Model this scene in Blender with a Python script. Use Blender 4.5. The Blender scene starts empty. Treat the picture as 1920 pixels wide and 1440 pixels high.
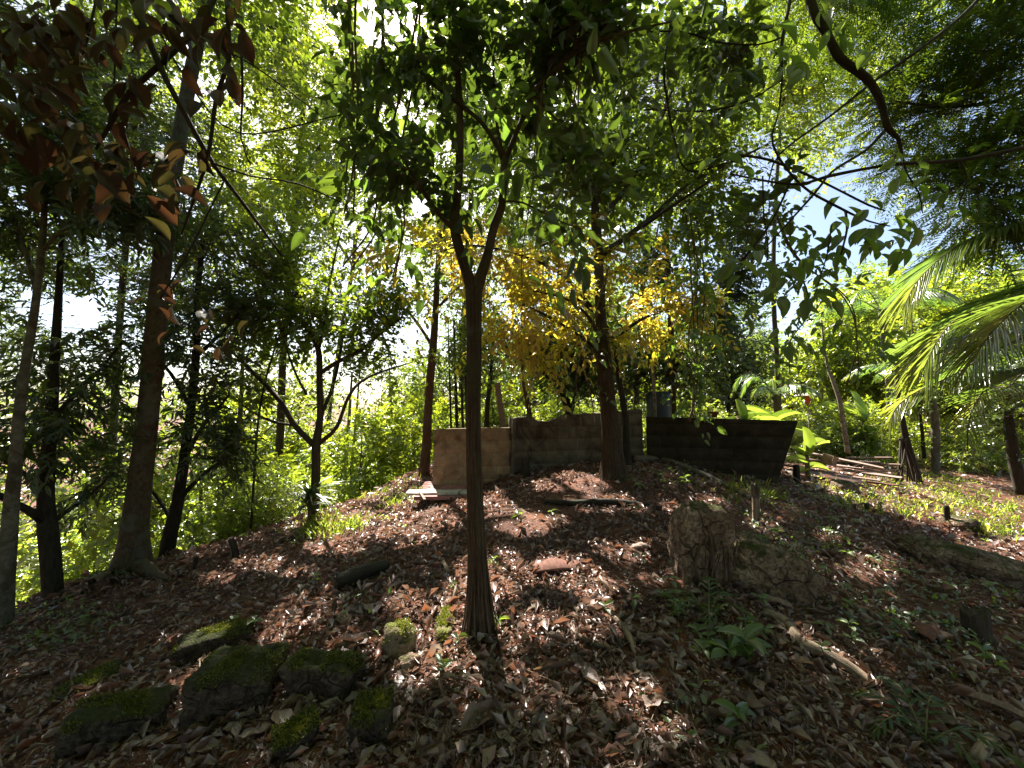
import bpy, math, random
import numpy as np
from mathutils import Vector, Matrix

# ------------------------------------------------------------------ camera, sky, sun, exposure
scene = bpy.context.scene
COL = scene.collection
F = 740.0                       # focal length in pixels of the 1920 px wide photograph
PITCH = math.radians(3.9)
CAM = np.array([0.0, 0.0, 1.5])
cd = bpy.data.cameras.new("camera"); cam = bpy.data.objects.new("camera", cd); COL.objects.link(cam)
cd.sensor_width = 36.0; cd.lens = 36.0 * F / 1920.0; cd.clip_start = 0.02; cd.clip_end = 900
cam.location = CAM; cam.rotation_euler = (math.pi / 2 + PITCH, 0, 0); scene.camera = cam

SUN_PX, SUN_PY = 742, -60
CP, SP = math.cos(PITCH), math.sin(PITCH)
def ray(px, py):
    cx = (np.asarray(px, float) - 960) / F; cy = (720 - np.asarray(py, float)) / F
    return np.stack([cx, CP - SP * cy, SP + CP * cy], -1)
SUN = ray(SUN_PX, SUN_PY); SUN = SUN / np.linalg.norm(SUN)
elev = math.asin(SUN[2]); azim = math.atan2(SUN[0], SUN[1])
w = bpy.data.worlds.new("World"); scene.world = w; w.use_nodes = True
nt = w.node_tree; nt.nodes.clear()
sky = nt.nodes.new("ShaderNodeTexSky"); sky.sky_type = 'NISHITA'; sky.sun_disc = False
sky.sun_elevation = elev; sky.sun_rotation = azim; sky.air_density = 1.0; sky.dust_density = 2.0
bg = nt.nodes.new("ShaderNodeBackground"); bg.inputs['Strength'].default_value = 0.055
wo = nt.nodes.new("ShaderNodeOutputWorld")
nt.links.new(sky.outputs[0], bg.inputs[0]); nt.links.new(bg.outputs[0], wo.inputs[0])
sl = bpy.data.lights.new("sun", 'SUN'); sl.energy = 5.0; sl.angle = math.radians(0.53); sl.color = (1.0, 0.94, 0.86)
so = bpy.data.objects.new("sun", sl); COL.objects.link(so)
so.rotation_euler = Vector(SUN).to_track_quat('Z', 'Y').to_euler()
so.location = Vector(SUN) * 50
vs = scene.view_settings; vs.view_transform = 'Standard'; vs.look = 'None'; vs.gamma = 1.0
vs.use_curve_mapping = False; vs.exposure = 2.28
scene.cycles.use_denoising = True
scene.cycles.max_bounces = 8; scene.cycles.diffuse_bounces = 4; scene.cycles.glossy_bounces = 2
scene.cycles.transmission_bounces = 5; scene.cycles.transparent_max_bounces = 4
scene.cycles.sample_clamp_indirect = 6.0
scene.cycles.caustics_reflective = False; scene.cycles.caustics_refractive = False

# ------------------------------------------------------------------ helpers
RNG = np.random.default_rng(7)
def nrm(a):
    a = np.asarray(a, float)
    return a / np.maximum(np.linalg.norm(a, axis=-1, keepdims=True), 1e-9)
def P(px, py, d):
    return CAM + ray(px, py) * np.asarray(d, float)[..., None]
def proj(X):
    v = np.asarray(X, float) - CAM
    f = v[..., 1] * CP + v[..., 2] * SP; u = -v[..., 1] * SP + v[..., 2] * CP
    f = np.where(f < .05, .05, f)
    return 960 + F * v[..., 0] / f, 720 - F * u / f, f

def gpt(px, py, h):                       # the point of a pixel's ray that has height h
    r = ray(px, py); t = (h - 1.5) / r[2]
    p = CAM + r * t
    return (p[0], p[1], h)
CT = [gpt(*c) for c in [
    (960, 1440, .0), (0, 1440, -.25), (1920, 1440, -.15), (500, 1440, -.08), (1450, 1440, .0), (0, 1300, -.36), (900, 1190, .1),
    (500, 1200, -.05), (1300, 1200, .13), (1700, 1250, -.05), (960, 1050, .22), (960, 960, .34), (1150, 892, .6), (880, 920, .28),
    (1440, 900, .36), (1230, 870, .62), (560, 1000, -.15), (700, 930, .02), (800, 880, .1), (250, 1072, -.4), (400, 1045, -.3),
    (90, 1115, -.6), (0, 1165, -.68), (1900, 1060, -.3), (1500, 1100, .08), (1350, 1000, .3), (1620, 960, .03), (1800, 930, -.3),
    (1650, 880, -.15), (1480, 885, .15), (1350, 900, .45), (1100, 960, .36), (1250, 960, .35), (300, 1150, -.35), (700, 1100, .05)]]
CT += [(0, -3, 0), (-5, -3, -.5), (5, -3, -.3), (-3, 0, -.2), (3, 0, -.1), (-6, 1.2, -1.0), (6, 1, -.4), (-8, 8.5, -3.2), (-5.6, 7.6, -1.5),
       (-4, 10, -1.5), (-12, 14, -6), (-7, 12, -3.6), (-3.5, 14, -2.0), (-10, 4, -3), (-8, 2.0, -2.0), (-25, 20, -9), (-20, 4, -7), (-22, -10, -4),
       (1, 10.5, .1), (0, 14, -.6), (5, 14, -.7), (0, 25, -2), (12, 9, -.6), (14, 15, -.5), (25, 25, -.6), (30, 5, -1), (20, -10, -.5), (0, -20, .5),
       (-30, 50, -7), (0, 52, -1), (30, 50, 0), (-10, 28, -6), (-50, 10, -5), (50, 10, -1)]
CT = np.array(CT)
def _phi(r2): return r2 * np.log(r2 + 1e-9) * .5
_n = len(CT)
_A = np.zeros((_n + 3, _n + 3))
_d2 = ((CT[:, None, :2] - CT[None, :, :2]) ** 2).sum(-1)
_A[:_n, :_n] = _phi(_d2) + np.eye(_n) * .02
_A[:_n, _n] = 1; _A[:_n, _n + 1:] = CT[:, :2]; _A[_n, :_n] = 1; _A[_n + 1:, :_n] = CT[:, :2].T
_W = np.linalg.solve(_A, np.r_[CT[:, 2], 0, 0, 0])
def h_exact(x, y):
    x = np.asarray(x, float); y = np.asarray(y, float)
    dx, dy = x, y - 12; r = np.hypot(dx, dy); k = np.minimum(1, 42 / np.maximum(r, 1e-6))
    X, Y = dx * k, dy * k + 12
    sh = X.shape; X = X.ravel(); Y = Y.ravel()
    out = _W[_n] + _W[_n + 1] * X + _W[_n + 2] * Y
    for i in range(_n):
        out += _W[i] * _phi((X - CT[i, 0]) ** 2 + (Y - CT[i, 1]) ** 2)
    out += .012 * np.sin(X * 5.1 + 1.3 * np.sin(Y * 3.3)) + .010 * np.sin(Y * 7.3 + 2 * np.sin(X * 4.1)) + .02 * np.sin(X * 1.9 + Y * 1.3)
    return out.reshape(sh)
GX0, GX1, GY0, GY1, GS = -60, 60, -32, 62, .12
_gx = np.arange(GX0, GX1, GS); _gy = np.arange(GY0, GY1, GS)
HG = h_exact(*np.meshgrid(_gx, _gy, indexing='ij'))
def H(x, y):
    fx = np.clip((np.asarray(x, float) - GX0) / GS, 0, len(_gx) - 1.001); fy = np.clip((np.asarray(y, float) - GY0) / GS, 0, len(_gy) - 1.001)
    ix = fx.astype(int); iy = fy.astype(int); tx = fx - ix; ty = fy - iy
    return (HG[ix, iy] * (1 - tx) + HG[ix + 1, iy] * tx) * (1 - ty) + (HG[ix, iy + 1] * (1 - tx) + HG[ix + 1, iy + 1] * tx) * ty
def G(px, py):                            # where a pixel's ray meets the ground
    r = ray(px, py); t = np.arange(.6, 55, .02)
    X = CAM + r * t[:, None]; b = X[:, 2] < H(X[:, 0], X[:, 1])
    i = int(np.argmax(b)) if b.any() else len(t) - 1
    p = X[i]; return np.array([p[0], p[1], float(H(p[0], p[1]))])
def depth(p): return float(proj(p)[2])
def gn(x, y):                             # ground normal
    e = .08
    return nrm(np.stack([H(x - e, y) - H(x + e, y), H(x, y - e) - H(x, y + e), np.full(np.shape(x), 2 * e)], -1))

# sun patches: where the canopy is open along the sun's direction (pixel centre and half sizes)
PATCH = [(820, 1215, 95, 75), (1010, 1185, 80, 30), (700, 990, 130, 32), (850, 950, 110, 30), (1000, 985, 60, 18), (1060, 905, 85, 16), (1150, 945, 80, 18),
         (930, 1085, 70, 40), (1060, 1075, 70, 28), (1130, 1110, 45, 25), (1250, 960, 35, 16), (1170, 1035, 55, 16), (1190, 1310, 60, 30), (1270, 1375, 60, 26), (1500, 1200, 45, 10),
         (1610, 1245, 60, 18), (1650, 1070, 45, 22), (1690, 930, 150, 26), (1850, 975, 120, 34), (1790, 950, 80, 22), (1590, 885, 90, 22), (1900, 1040, 90, 22),
         (1295, 1030, 12, 40), (1400, 1090, 10, 30), (160, 1310, 35, 12), (480, 1060, 45, 12), (560, 1075, 40, 10), (620, 1030, 60, 14), (400, 1085, 40, 9),
         (880, 1130, 50, 60), (1120, 1170, 40, 40), (760, 1130, 40, 14), (1440, 985, 30, 12), (1330, 945, 26, 10), (1220, 1090, 20, 10), (60, 1265, 40, 9), (300, 1200, 30, 8),
         (1720, 1180, 30, 9), (1560, 1010, 24, 8), (1010, 1300, 26, 12), (640, 1215, 25, 10), (900, 1260, 70, 22)]
PATCH = np.array(PATCH, float)
def land(p):
    L = np.array(p, float)
    h = np.zeros(len(L))
    for _ in range(14):
        t = (L[:, 2] - h) / SUN[2]
        q = L - SUN * t[:, None]
        h = .5 * h + .5 * H(q[:, 0], q[:, 1])
    return q
def in_patch(p):
    q = land(p); x, y, d = proj(q)
    m = np.full(len(p), 9.0)
    for cx, cy, rx, ry in PATCH:
        m = np.minimum(m, ((x - cx) / rx) ** 2 + ((y - cy) / ry) ** 2)
    wob = .35 * np.sin(q[:, 0] * 9 + 3 * np.sin(q[:, 1] * 7)) + .35 * np.sin(q[:, 1] * 11 + 2 * np.sin(q[:, 0] * 8))
    return (m < 1.12 + wob) & (d > .5)
SKYGAP = np.array([(1600, 440, 50, 90, .8), (1575, 500, 40, 50, .8), (130, 590, 65, 35, .85), (215, 530, 30, 20, .6), (1425, 625, 40, 30, .8), (788, 388, 18, 18, .9), (730, 40, 70, 55, .75), (60, 570, 30, 30, .7),
                   (1410, 300, 50, 60, .4), (1300, 500, 60, 60, .35), (1480, 420, 70, 60, .5), (180, 470, 90, 30, .4), (760, 215, 60, 50, .4), (460, 470, 80, 40, .3), (1240, 170, 50, 60, .4), (1900, 265, 10, 10, .9)], float)
LITVOL = np.array([(985, 560, 5.4, .62, .9), (1070, 590, 5.5, .5, .9), (830, 490, 5.4, .45, .9), (1230, 600, 6.1, .5, .85), (1080, 500, 5.7, .5, .8), (835, 610, 2.55, .13, 1), (720, 540, 2.7, .12, 1), (600, 560, 5.6, .5, .8), (650, 590, 5.6, .35, .8),
                   (1840, 800, 3.9, .45, .95), (1720, 770, 4.2, .45, .95), (1800, 640, 4.1, .55, .9), (1900, 600, 3.8, .5, .8), (1505, 800, 7.6, .5, 1), (1420, 740, 9, .8, .8), (870, 420, 5.5, .4, .7),
                   (560, 300, 11, 1.6, .5), (230, 1000, 8, 2.0, 1), (430, 960, 8.5, 2.0, 1), (90, 900, 8, 1.8, .9), (560, 900, 11, 2.2, .9), (720, 860, 12, 1.8, .9), (330, 900, 12, 2.4, .9), (1690, 925, 9, 2.2, 1), (1830, 950, 8, 2.0, 1), (700, 975, 7.0, .9, .9), (1690, 120, 4.9, .4, .6)])
LV_C = P(LITVOL[:, 0], LITVOL[:, 1], LITVOL[:, 2])
def keep_mask(p, gaps=True):
    k = ~in_patch(p)
    for c, v in zip(LV_C, LITVOL):
        q = p - c; t = q @ SUN; dist = np.linalg.norm(q - t[:, None] * SUN, axis=1)
        k &= ~((t > v[3]) & (dist < v[3] * (.9 + .25 * np.sin(q[:, 0] * 7 + q[:, 1] * 5))) & (RNG.random(len(p)) < v[4]))
    if gaps:
        x, y, d = proj(p); r = RNG.random(len(p))
        for cx, cy, rx, ry, pr in SKYGAP:
            k &= ~((((x - cx) / rx) ** 2 + ((y - cy) / ry) ** 2 < .6 + .6 * RNG.random(len(p))) & (r < pr))
    return k

# ---- materials
def newmat(name):
    m = bpy.data.materials.new(name); m.use_nodes = True; m.node_tree.nodes.clear(); return m, m.node_tree
class NT:
    def __init__(s, t): s.t = t
    def n(s, typ, **kw):
        x = s.t.nodes.new(typ)
        for k, v in kw.items():
            if k.startswith('i_'):
                kk = k[2:]; x.inputs[int(kk) if kk.isdigit() else kk.replace('_', ' ')].default_value = v
            else: setattr(x, k, v)
        return x
    def l(s, a, b): s.t.links.new(a, b)
    def ramp(s, fac, stops):
        r = s.n("ShaderNodeValToRGB"); e = r.color_ramp.elements
        while len(e) < len(stops): e.new(.5)
        for k, (p, c) in enumerate(stops): e[k].position = p; e[k].color = (*c, 1)
        s.l(fac, r.inputs[0]); return r.outputs[0]
    def noise(s, vec, scale, detail=3, rough=.55, dist=0.0):
        x = s.n("ShaderNodeTexNoise"); x.inputs['Scale'].default_value = scale; x.inputs['Detail'].default_value = detail
        x.inputs['Roughness'].default_value = rough; x.inputs['Distortion'].default_value = dist
        if vec is not None: s.l(vec, x.inputs['Vector'])
        return x.outputs[0]
    def math(s, op, a, b=None, c=None):
        x = s.n("ShaderNodeMath", operation=op)
        for i, v in enumerate((a, b, c)):
            if v is None: continue
            if hasattr(v, 'links'): s.l(v, x.inputs[i])
            else: x.inputs[i].default_value = v
        return x.outputs[0]
    def mix(s, f, a, b):
        x = s.n("ShaderNodeMix", data_type='RGBA')
        for v, i in ((f, 0), (a, 6), (b, 7)):
            if hasattr(v, 'links'): s.l(v, x.inputs[i])
            else: x.inputs[i].default_value = v if i == 0 else (*v, 1)
        return x.outputs[2]
def leaf_mat(name, cols, tcols, tr=.5, gloss=.07, rough=.35, var=1.2, veins=False):
    m, t = newmat(name); n = NT(t)
    at = n.n("ShaderNodeAttribute", attribute_name='rnd')
    geo = n.n("ShaderNodeNewGeometry")
    big = n.noise(geo.outputs['Position'], var, 2)
    f = n.math('ADD', n.math('MULTIPLY', at.outputs['Fac'], .65), n.math('MULTIPLY', n.math('SUBTRACT', big, .3), .9))
    f = n.math('MAXIMUM', n.math('MINIMUM', f, 1.0), 0.0)
    k = [i / (len(cols) - 1) for i in range(len(cols))]
    c = n.ramp(f, list(zip(k, cols))); tc = n.ramp(f, list(zip(k, tcols)))
    if veins:
        uv = n.n("ShaderNodeUVMap", uv_map='uv'); sx = n.n("ShaderNodeSeparateXYZ"); n.l(uv.outputs[0], sx.inputs[0])
        ax = n.math('ABSOLUTE', n.math('SUBTRACT', sx.outputs[0], .5))
        mid = n.math('LESS_THAN', ax, .018)
        v = n.math('SINE', n.math('MULTIPLY', n.math('SUBTRACT', sx.outputs[1], n.math('MULTIPLY', ax, .45)), 75.0))
        v = n.math('MULTIPLY', n.math('GREATER_THAN', v, .9), .6)
        vv = n.math('MAXIMUM', mid, v)
        blot = n.noise(geo.outputs['Position'], 45, 3)
        c = n.mix(n.math('MULTIPLY', vv, .5), c, tuple(min(1, x * 2.2 + .03) for x in cols[len(cols) // 2]))
        c = n.mix(n.math('MULTIPLY', n.math('GREATER_THAN', blot, .6), .35), c, (.03, .02, .012))
        tc = n.mix(n.math('MULTIPLY', vv, .5), tc, tuple(x * .35 for x in tcols[len(tcols) // 2]))
    d = n.n("ShaderNodeBsdfDiffuse"); tn = n.n("ShaderNodeBsdfTranslucent"); g = n.n("ShaderNodeBsdfGlossy"); g.inputs['Roughness'].default_value = rough
    n.l(c, d.inputs[0]); n.l(tc, tn.inputs[0])
    if veins:
        b = n.n("ShaderNodeBump"); b.inputs['Strength'].default_value = .35; b.inputs['Distance'].default_value = .004; n.l(n.math('SUBTRACT', 1.0, vv), b.inputs['Height'])
        n.l(b.outputs[0], d.inputs['Normal']); n.l(b.outputs[0], g.inputs['Normal'])
    m1 = n.n("ShaderNodeMixShader"); m1.inputs[0].default_value = tr; n.l(d.outputs[0], m1.inputs[1]); n.l(tn.outputs[0], m1.inputs[2])
    m2 = n.n("ShaderNodeMixShader"); lw = n.n("ShaderNodeLayerWeight"); lw.inputs[0].default_value = .25
    n.l(n.math('ADD', n.math('MULTIPLY', lw.outputs[1], .15), gloss), m2.inputs[0])
    n.l(m1.outputs[0], m2.inputs[1]); n.l(g.outputs[0], m2.inputs[2])
    o = n.n("ShaderNodeOutputMaterial"); n.l(m2.outputs[0], o.inputs[0]); return m
def bark_mat(name, c1, c2, c3=None, moss=None, dk=.68, su=55, sv=6, bump=.8, patch=3.0, moss_amt=.5):
    c1, c2 = [tuple(x * dk for x in c) for c in (c1, c2)]; c3 = tuple(x * dk for x in c3) if c3 else None
    m, t = newmat(name); n = NT(t)
    at = n.n("ShaderNodeAttribute", attribute_name='bk')
    mp = n.n("ShaderNodeMapping"); mp.inputs['Scale'].default_value = (su, su, sv); n.l(at.outputs['Vector'], mp.inputs[0])
    a = n.noise(mp.outputs[0], 1.0, 5, .65, .3)
    b_ = n.noise(at.outputs['Vector'], patch, 4, .6, .5)
    fine = n.noise(at.outputs['Vector'], 160, 3)
    c = n.ramp(n.math('ADD', n.math('MULTIPLY', a, .75), n.math('MULTIPLY', fine, .25)), [(.36, c1), (.62, c2)])
    if c3: c = n.mix(n.ramp(b_, [(.52, (0, 0, 0)), (.6, (1, 1, 1))]), c, c3)
    if moss:
        ms = n.noise(at.outputs['Vector'], patch * 2.3, 5, .7)
        c = n.mix(n.math('MULTIPLY', n.ramp(ms, [(.5, (0, 0, 0)), (.62, (1, 1, 1))]), moss_amt), c, moss)
    p = n.n("ShaderNodeBsdfPrincipled"); p.inputs['Roughness'].default_value = .85; p.inputs['Specular IOR Level'].default_value = .25
    n.l(c, p.inputs['Base Color'])
    bp = n.n("ShaderNodeBump"); bp.inputs['Strength'].default_value = bump; bp.inputs['Distance'].default_value = .012
    n.l(n.math('ADD', a, n.math('MULTIPLY', fine, .25)), bp.inputs['Height']); n.l(bp.outputs[0], p.inputs['Normal'])
    o = n.n("ShaderNodeOutputMaterial"); n.l(p.outputs[0], o.inputs[0]); return m
def surf_mat(name, stops, scale=8, detail=6, bump=.5, dist=.01, moss=None, moss_up=False, moss_lo=.45, moss_hi=.6, rough=.9, stain=None, coord='Position', spec=.2, fine=80, island=False, stretch=None, crack=0):
    m, t = newmat(name); n = NT(t)
    if coord == 'Position': vec = n.n("ShaderNodeNewGeometry").outputs['Position']
    else: vec = n.n("ShaderNodeTexCoord").outputs['Object']
    if stretch:
        mp = n.n("ShaderNodeMapping"); mp.inputs['Scale'].default_value = stretch; n.l(vec, mp.inputs[0]); sv = mp.outputs[0]
    else: sv = vec
    a = n.noise(sv, scale, detail, .65, .2); f = n.noise(vec, fine, 3, .6)
    fac = n.math('ADD', n.math('MULTIPLY', a, .7), n.math('MULTIPLY', f, .3))
    if island:
        oi = n.n("ShaderNodeObjectInfo"); fac = n.math('ADD', fac, n.math('MULTIPLY', n.math('SUBTRACT', oi.outputs['Random'], .5), .2))
    c = n.ramp(fac, stops)
    if stain:
        st = n.noise(vec, scale * .35, 4, .6, .8); c = n.mix(n.ramp(st, [(.48, (0, 0, 0)), (.66, (1, 1, 1))]), c, stain)
    hgt = n.math('ADD', a, n.math('MULTIPLY', f, .35))
    if crack:
        wv = n.n("ShaderNodeMixRGB"); wv.inputs[0].default_value = .12; n.l(vec, wv.inputs[1])
        nz = n.n("ShaderNodeTexNoise"); nz.inputs['Scale'].default_value = 6; n.l(vec, nz.inputs['Vector']); n.l(nz.outputs[1], wv.inputs[2])
        vo = n.n("ShaderNodeTexVoronoi", feature='DISTANCE_TO_EDGE'); vo.inputs['Scale'].default_value = crack; n.l(wv.outputs[0], vo.inputs['Vector'])
        ck = n.ramp(vo.outputs['Distance'], [(.0, (1, 1, 1)), (.035, (0, 0, 0))]); pit = n.ramp(n.noise(vec, 38, 6, .7), [(.38, (1, 1, 1)), (.47, (0, 0, 0))])
        ck = n.math('MAXIMUM', n.math('MULTIPLY', ck, n.ramp(n.noise(vec, 3, 2), [(.45, (0, 0, 0)), (.55, (1, 1, 1))])), n.math('MULTIPLY', pit, .55))
        c = n.mix(n.math('MULTIPLY', ck, .7), c, (.02, .013, .009)); hgt = n.math('SUBTRACT', hgt, n.math('MULTIPLY', ck, .7))
    if moss:
        ms = n.noise(vec, 7, 6, .75, .3); mf = n.noise(vec, 140, 3, .7)
        if moss_up:
            g = n.n("ShaderNodeNewGeometry"); s = n.n("ShaderNodeSeparateXYZ"); n.l(g.outputs['Normal'], s.inputs[0])
            ms = n.math('ADD', ms, n.math('MULTIPLY', n.math('SUBTRACT', s.outputs[2], .45), .38))
        k = n.ramp(ms, [(moss_lo, (0, 0, 0)), (moss_hi, (1, 1, 1))])
        mc = n.ramp(mf, [(.3, tuple(x * .35 for x in moss)), (.7, moss)])
        c = n.mix(k, c, mc); hgt = n.math('ADD', hgt, n.math('MULTIPLY', n.math('MULTIPLY', k, mf), 1.2))
    p = n.n("ShaderNodeBsdfPrincipled"); p.inputs['Roughness'].default_value = rough; p.inputs['Specular IOR Level'].default_value = spec
    n.l(c, p.inputs['Base Color'])
    b = n.n("ShaderNodeBump"); b.inputs['Strength'].default_value = bump; b.inputs['Distance'].default_value = dist
    n.l(hgt, b.inputs['Height']); n.l(b.outputs[0], p.inputs['Normal'])
    o = n.n("ShaderNodeOutputMaterial"); n.l(p.outputs[0], o.inputs[0]); return m

LM = {
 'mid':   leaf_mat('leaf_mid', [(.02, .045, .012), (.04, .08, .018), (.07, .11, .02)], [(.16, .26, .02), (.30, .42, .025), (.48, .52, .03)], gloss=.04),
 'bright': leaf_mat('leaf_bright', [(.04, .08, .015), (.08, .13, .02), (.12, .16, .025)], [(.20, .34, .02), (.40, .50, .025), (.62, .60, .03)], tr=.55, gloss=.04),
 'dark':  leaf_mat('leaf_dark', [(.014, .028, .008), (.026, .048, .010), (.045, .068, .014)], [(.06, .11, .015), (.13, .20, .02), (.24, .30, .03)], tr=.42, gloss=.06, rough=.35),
 'yellow': leaf_mat('leaf_yellow', [(.11, .12, .015), (.18, .13, .02), (.16, .08, .015)], [(.66, .72, .05), (.86, .72, .05), (.75, .38, .05)], tr=.6),
 'fern':  leaf_mat('leaf_feather', [(.02, .05, .01), (.04, .085, .015), (.06, .10, .02)], [(.12, .22, .015), (.26, .38, .02), (.44, .50, .03)], tr=.5, gloss=.02),
 'vine':  leaf_mat('leaf_vine', [(.02, .045, .014), (.035, .075, .018), (.06, .11, .02)], [(.14, .26, .03), (.26, .44, .04), (.45, .62, .05)], tr=.5, veins=True, gloss=.08),
 'vineshaded': leaf_mat('leaf_vine_shaded', [(.012, .028, .012), (.022, .048, .016), (.035, .07, .02)], [(.07, .12, .012), (.13, .21, .018), (.28, .38, .03)], tr=.38, veins=True, gloss=.04),  # vine leaf copy with the shade of the higher canopy put into its colour
 'brown': leaf_mat('leaf_brown_olive', [(.014, .008, .006), (.022, .012, .007), (.018, .020, .007)], [(.045, .018, .008), (.08, .034, .012), (.08, .08, .015)], tr=.32, veins=True, gloss=.015, rough=.5),
 'palm':  leaf_mat('leaf_palm', [(.04, .08, .015), (.07, .12, .018), (.16, .15, .02)], [(.13, .27, .03), (.24, .40, .04), (.48, .48, .05)], tr=.5, gloss=.14, rough=.28, var=.8),
 'banana': leaf_mat('leaf_banana', [(.05, .10, .02), (.08, .14, .02), (.10, .16, .03)], [(.25, .45, .03), (.42, .58, .05), (.50, .60, .06)], tr=.5, veins=True, gloss=.08),
 'grass': leaf_mat('leaf_undergrowth', [(.04, .08, .015), (.08, .13, .02), (.14, .17, .03)], [(.30, .50, .04), (.55, .70, .06), (.80, .78, .10)], tr=.5, var=2.5),
 'moss': leaf_mat('moss_tufts', [(.03, .042, .008), (.07, .085, .012), (.14, .15, .02)], [(.10, .13, .01), (.22, .24, .02), (.32, .32, .03)], tr=.4, var=14, gloss=.02),
 'litter': leaf_mat('dry_leaf', [(.022, .012, .009), (.095, .057, .046), (.25, .170, .145), (.18, .085, .055), (.40, .30, .255), (.56, .46, .41)], [(.06, .03, .02), (.2, .10, .06), (.34, .2, .13), (.40, .15, .06), (.42, .32, .22), (.5, .42, .32)], tr=.25, gloss=.09, rough=.42, var=6, veins=False),
 'litterbig': leaf_mat('dry_leaf_large', [(.07, .04, .026), (.15, .10, .075), (.23, .165, .125), (.12, .085, .062)], [(.25, .12, .05), (.45, .28, .12), (.5, .35, .2), (.3, .2, .1)], tr=.2, gloss=.05, rough=.5, var=5, veins=True),
}
BM = {
 'brown': bark_mat('bark_brown', (.032, .023, .016), (.125, .092, .065), moss=(.05, .06, .02), su=60, sv=7),
 'vined': bark_mat('bark_vined', (.028, .020, .014), (.115, .082, .055), c3=(.13, .115, .09), moss=(.06, .07, .025), su=75, sv=4, bump=1.0),
 'grey':  bark_mat('bark_grey_mottled', (.10, .085, .065), (.24, .21, .17), c3=(.10, .075, .055), moss=(.07, .08, .03), su=30, sv=22, bump=.5, patch=6),
 'big':   bark_mat('bark_mossy_brown', (.05, .036, .022), (.16, .11, .07), c3=(.14, .13, .10), moss=(.06, .07, .025), su=26, sv=14, bump=.6, patch=5, moss_amt=.65),
 'dark':  bark_mat('bark_dark', (.02, .016, .012), (.07, .055, .04), moss=(.03, .04, .015), su=40, sv=10),
 'red':   bark_mat('bark_reddish', (.09, .045, .025), (.22, .12, .075), moss=(.10, .10, .06), su=50, sv=6, bump=.5),
 'pale':  bark_mat('bark_pale', (.20, .17, .12), (.42, .38, .30), c3=(.16, .13, .08), su=30, sv=14, bump=.4, patch=7),
 'yellow': bark_mat('bark_yellowish', (.15, .12, .06), (.34, .28, .14), c3=(.10, .09, .05), su=30, sv=14, bump=.4, patch=7),
 'twig':  bark_mat('bark_twig', (.06, .042, .028), (.20, .15, .10), dk=1, su=60, sv=20, bump=.4),
 'root':  bark_mat('vine_root', (.055, .036, .022), (.20, .13, .08), su=80, sv=14, bump=.4),
 'pole':  bark_mat('dead_wood', (.12, .085, .055), (.32, .24, .17), dk=1, c3=(.07, .05, .035), su=60, sv=5, bump=.8, patch=5),
}

# ---- mesh building
def mesh(name, V, Fs, mat, smooth=False, attrs=None, uv=None):
    """Fs: list of (k-gon index arrays)."""
    me = bpy.data.meshes.new(name)
    V = np.asarray(V, np.float32); Fs = [np.asarray(f, np.int32) for f in Fs if len(f)]
    me.vertices.add(len(V)); me.vertices.foreach_set('co', V.ravel())
    nl = sum(f.size for f in Fs); nf = sum(len(f) for f in Fs)
    me.loops.add(nl); me.loops.foreach_set('vertex_index', np.concatenate([f.ravel() for f in Fs]))
    me.polygons.add(nf)
    tot = np.concatenate([np.full(len(f), f.shape[1], np.int32) for f in Fs]); st = np.concatenate([[0], np.cumsum(tot)[:-1]]).astype(np.int32)
    me.polygons.foreach_set('loop_start', st); me.polygons.foreach_set('loop_total', tot)
    if smooth: me.polygons.foreach_set('use_smooth', np.ones(nf, bool))
    for k, a in (attrs or {}).items():
        a = np.asarray(a, np.float32)
        if a.ndim == 1: at = me.attributes.new(k, 'FLOAT', 'POINT'); at.data.foreach_set('value', a)
        else: at = me.attributes.new(k, 'FLOAT_VECTOR', 'POINT'); at.data.foreach_set('vector', a.ravel())
    if uv is not None:
        ul = me.uv_layers.new(name='uv'); vi = np.concatenate([f.ravel() for f in Fs]); ul.data.foreach_set('uv', np.asarray(uv, np.float32)[vi].ravel())
    if mat: me.materials.append(mat)
    me.update(); me.validate(clean_customdata=False) if False else None
    return me
def props(o, label=None, cat=None, group=None, kind=None):
    if label: o['label'] = label
    if cat: o['category'] = cat
    if group: o['group'] = group
    if kind: o['kind'] = kind
    return o
def link(name, me, parent=None, loc=(0, 0, 0), **kw):
    o = bpy.data.objects.new(name, me); COL.objects.link(o)
    if parent is not None: o.parent = parent
    o.location = loc
    return props(o, **kw)
def empty(name, loc, label, cat, group=None):
    o = bpy.data.objects.new(name, None); COL.objects.link(o); o.location = loc; o.empty_display_size = .2
    return props(o, label, cat, group)
class MB:
    """collects geometry; build() makes one object whose origin is its parent's (or given) location"""
    def __init__(s): s.V = []; s.F = {}; s.n = 0; s.A = {}; s.uv = []
    def add(s, V, Fs, rnd=None, bk=None, uv=None):
        V = np.asarray(V, float)
        for f in Fs:
            f = np.asarray(f, int)
            if len(f): s.F.setdefault(f.shape[1], []).append(f + s.n)
        s.V.append(V); s.n += len(V)
        if rnd is not None: s.A.setdefault('rnd', []).append(np.broadcast_to(rnd, (len(V),)))
        if bk is not None: s.A.setdefault('bk', []).append(bk)
        if uv is not None: s.uv.append(uv)
        return s
    def build(s, name, mat, parent=None, origin=None, smooth=False, **kw):
        org = np.array(origin if origin is not None else (parent.location if parent is not None else (0, 0, 0)), float)
        V = np.concatenate(s.V) - org
        at = {k: np.concatenate(a) for k, a in s.A.items()}
        me = mesh(name, V, [np.concatenate(f) for f in s.F.values()], mat, smooth, at, np.concatenate(s.uv) if s.uv else None)
        return link(name, me, parent, tuple(org) if parent is None else (0, 0, 0), **kw)

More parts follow.
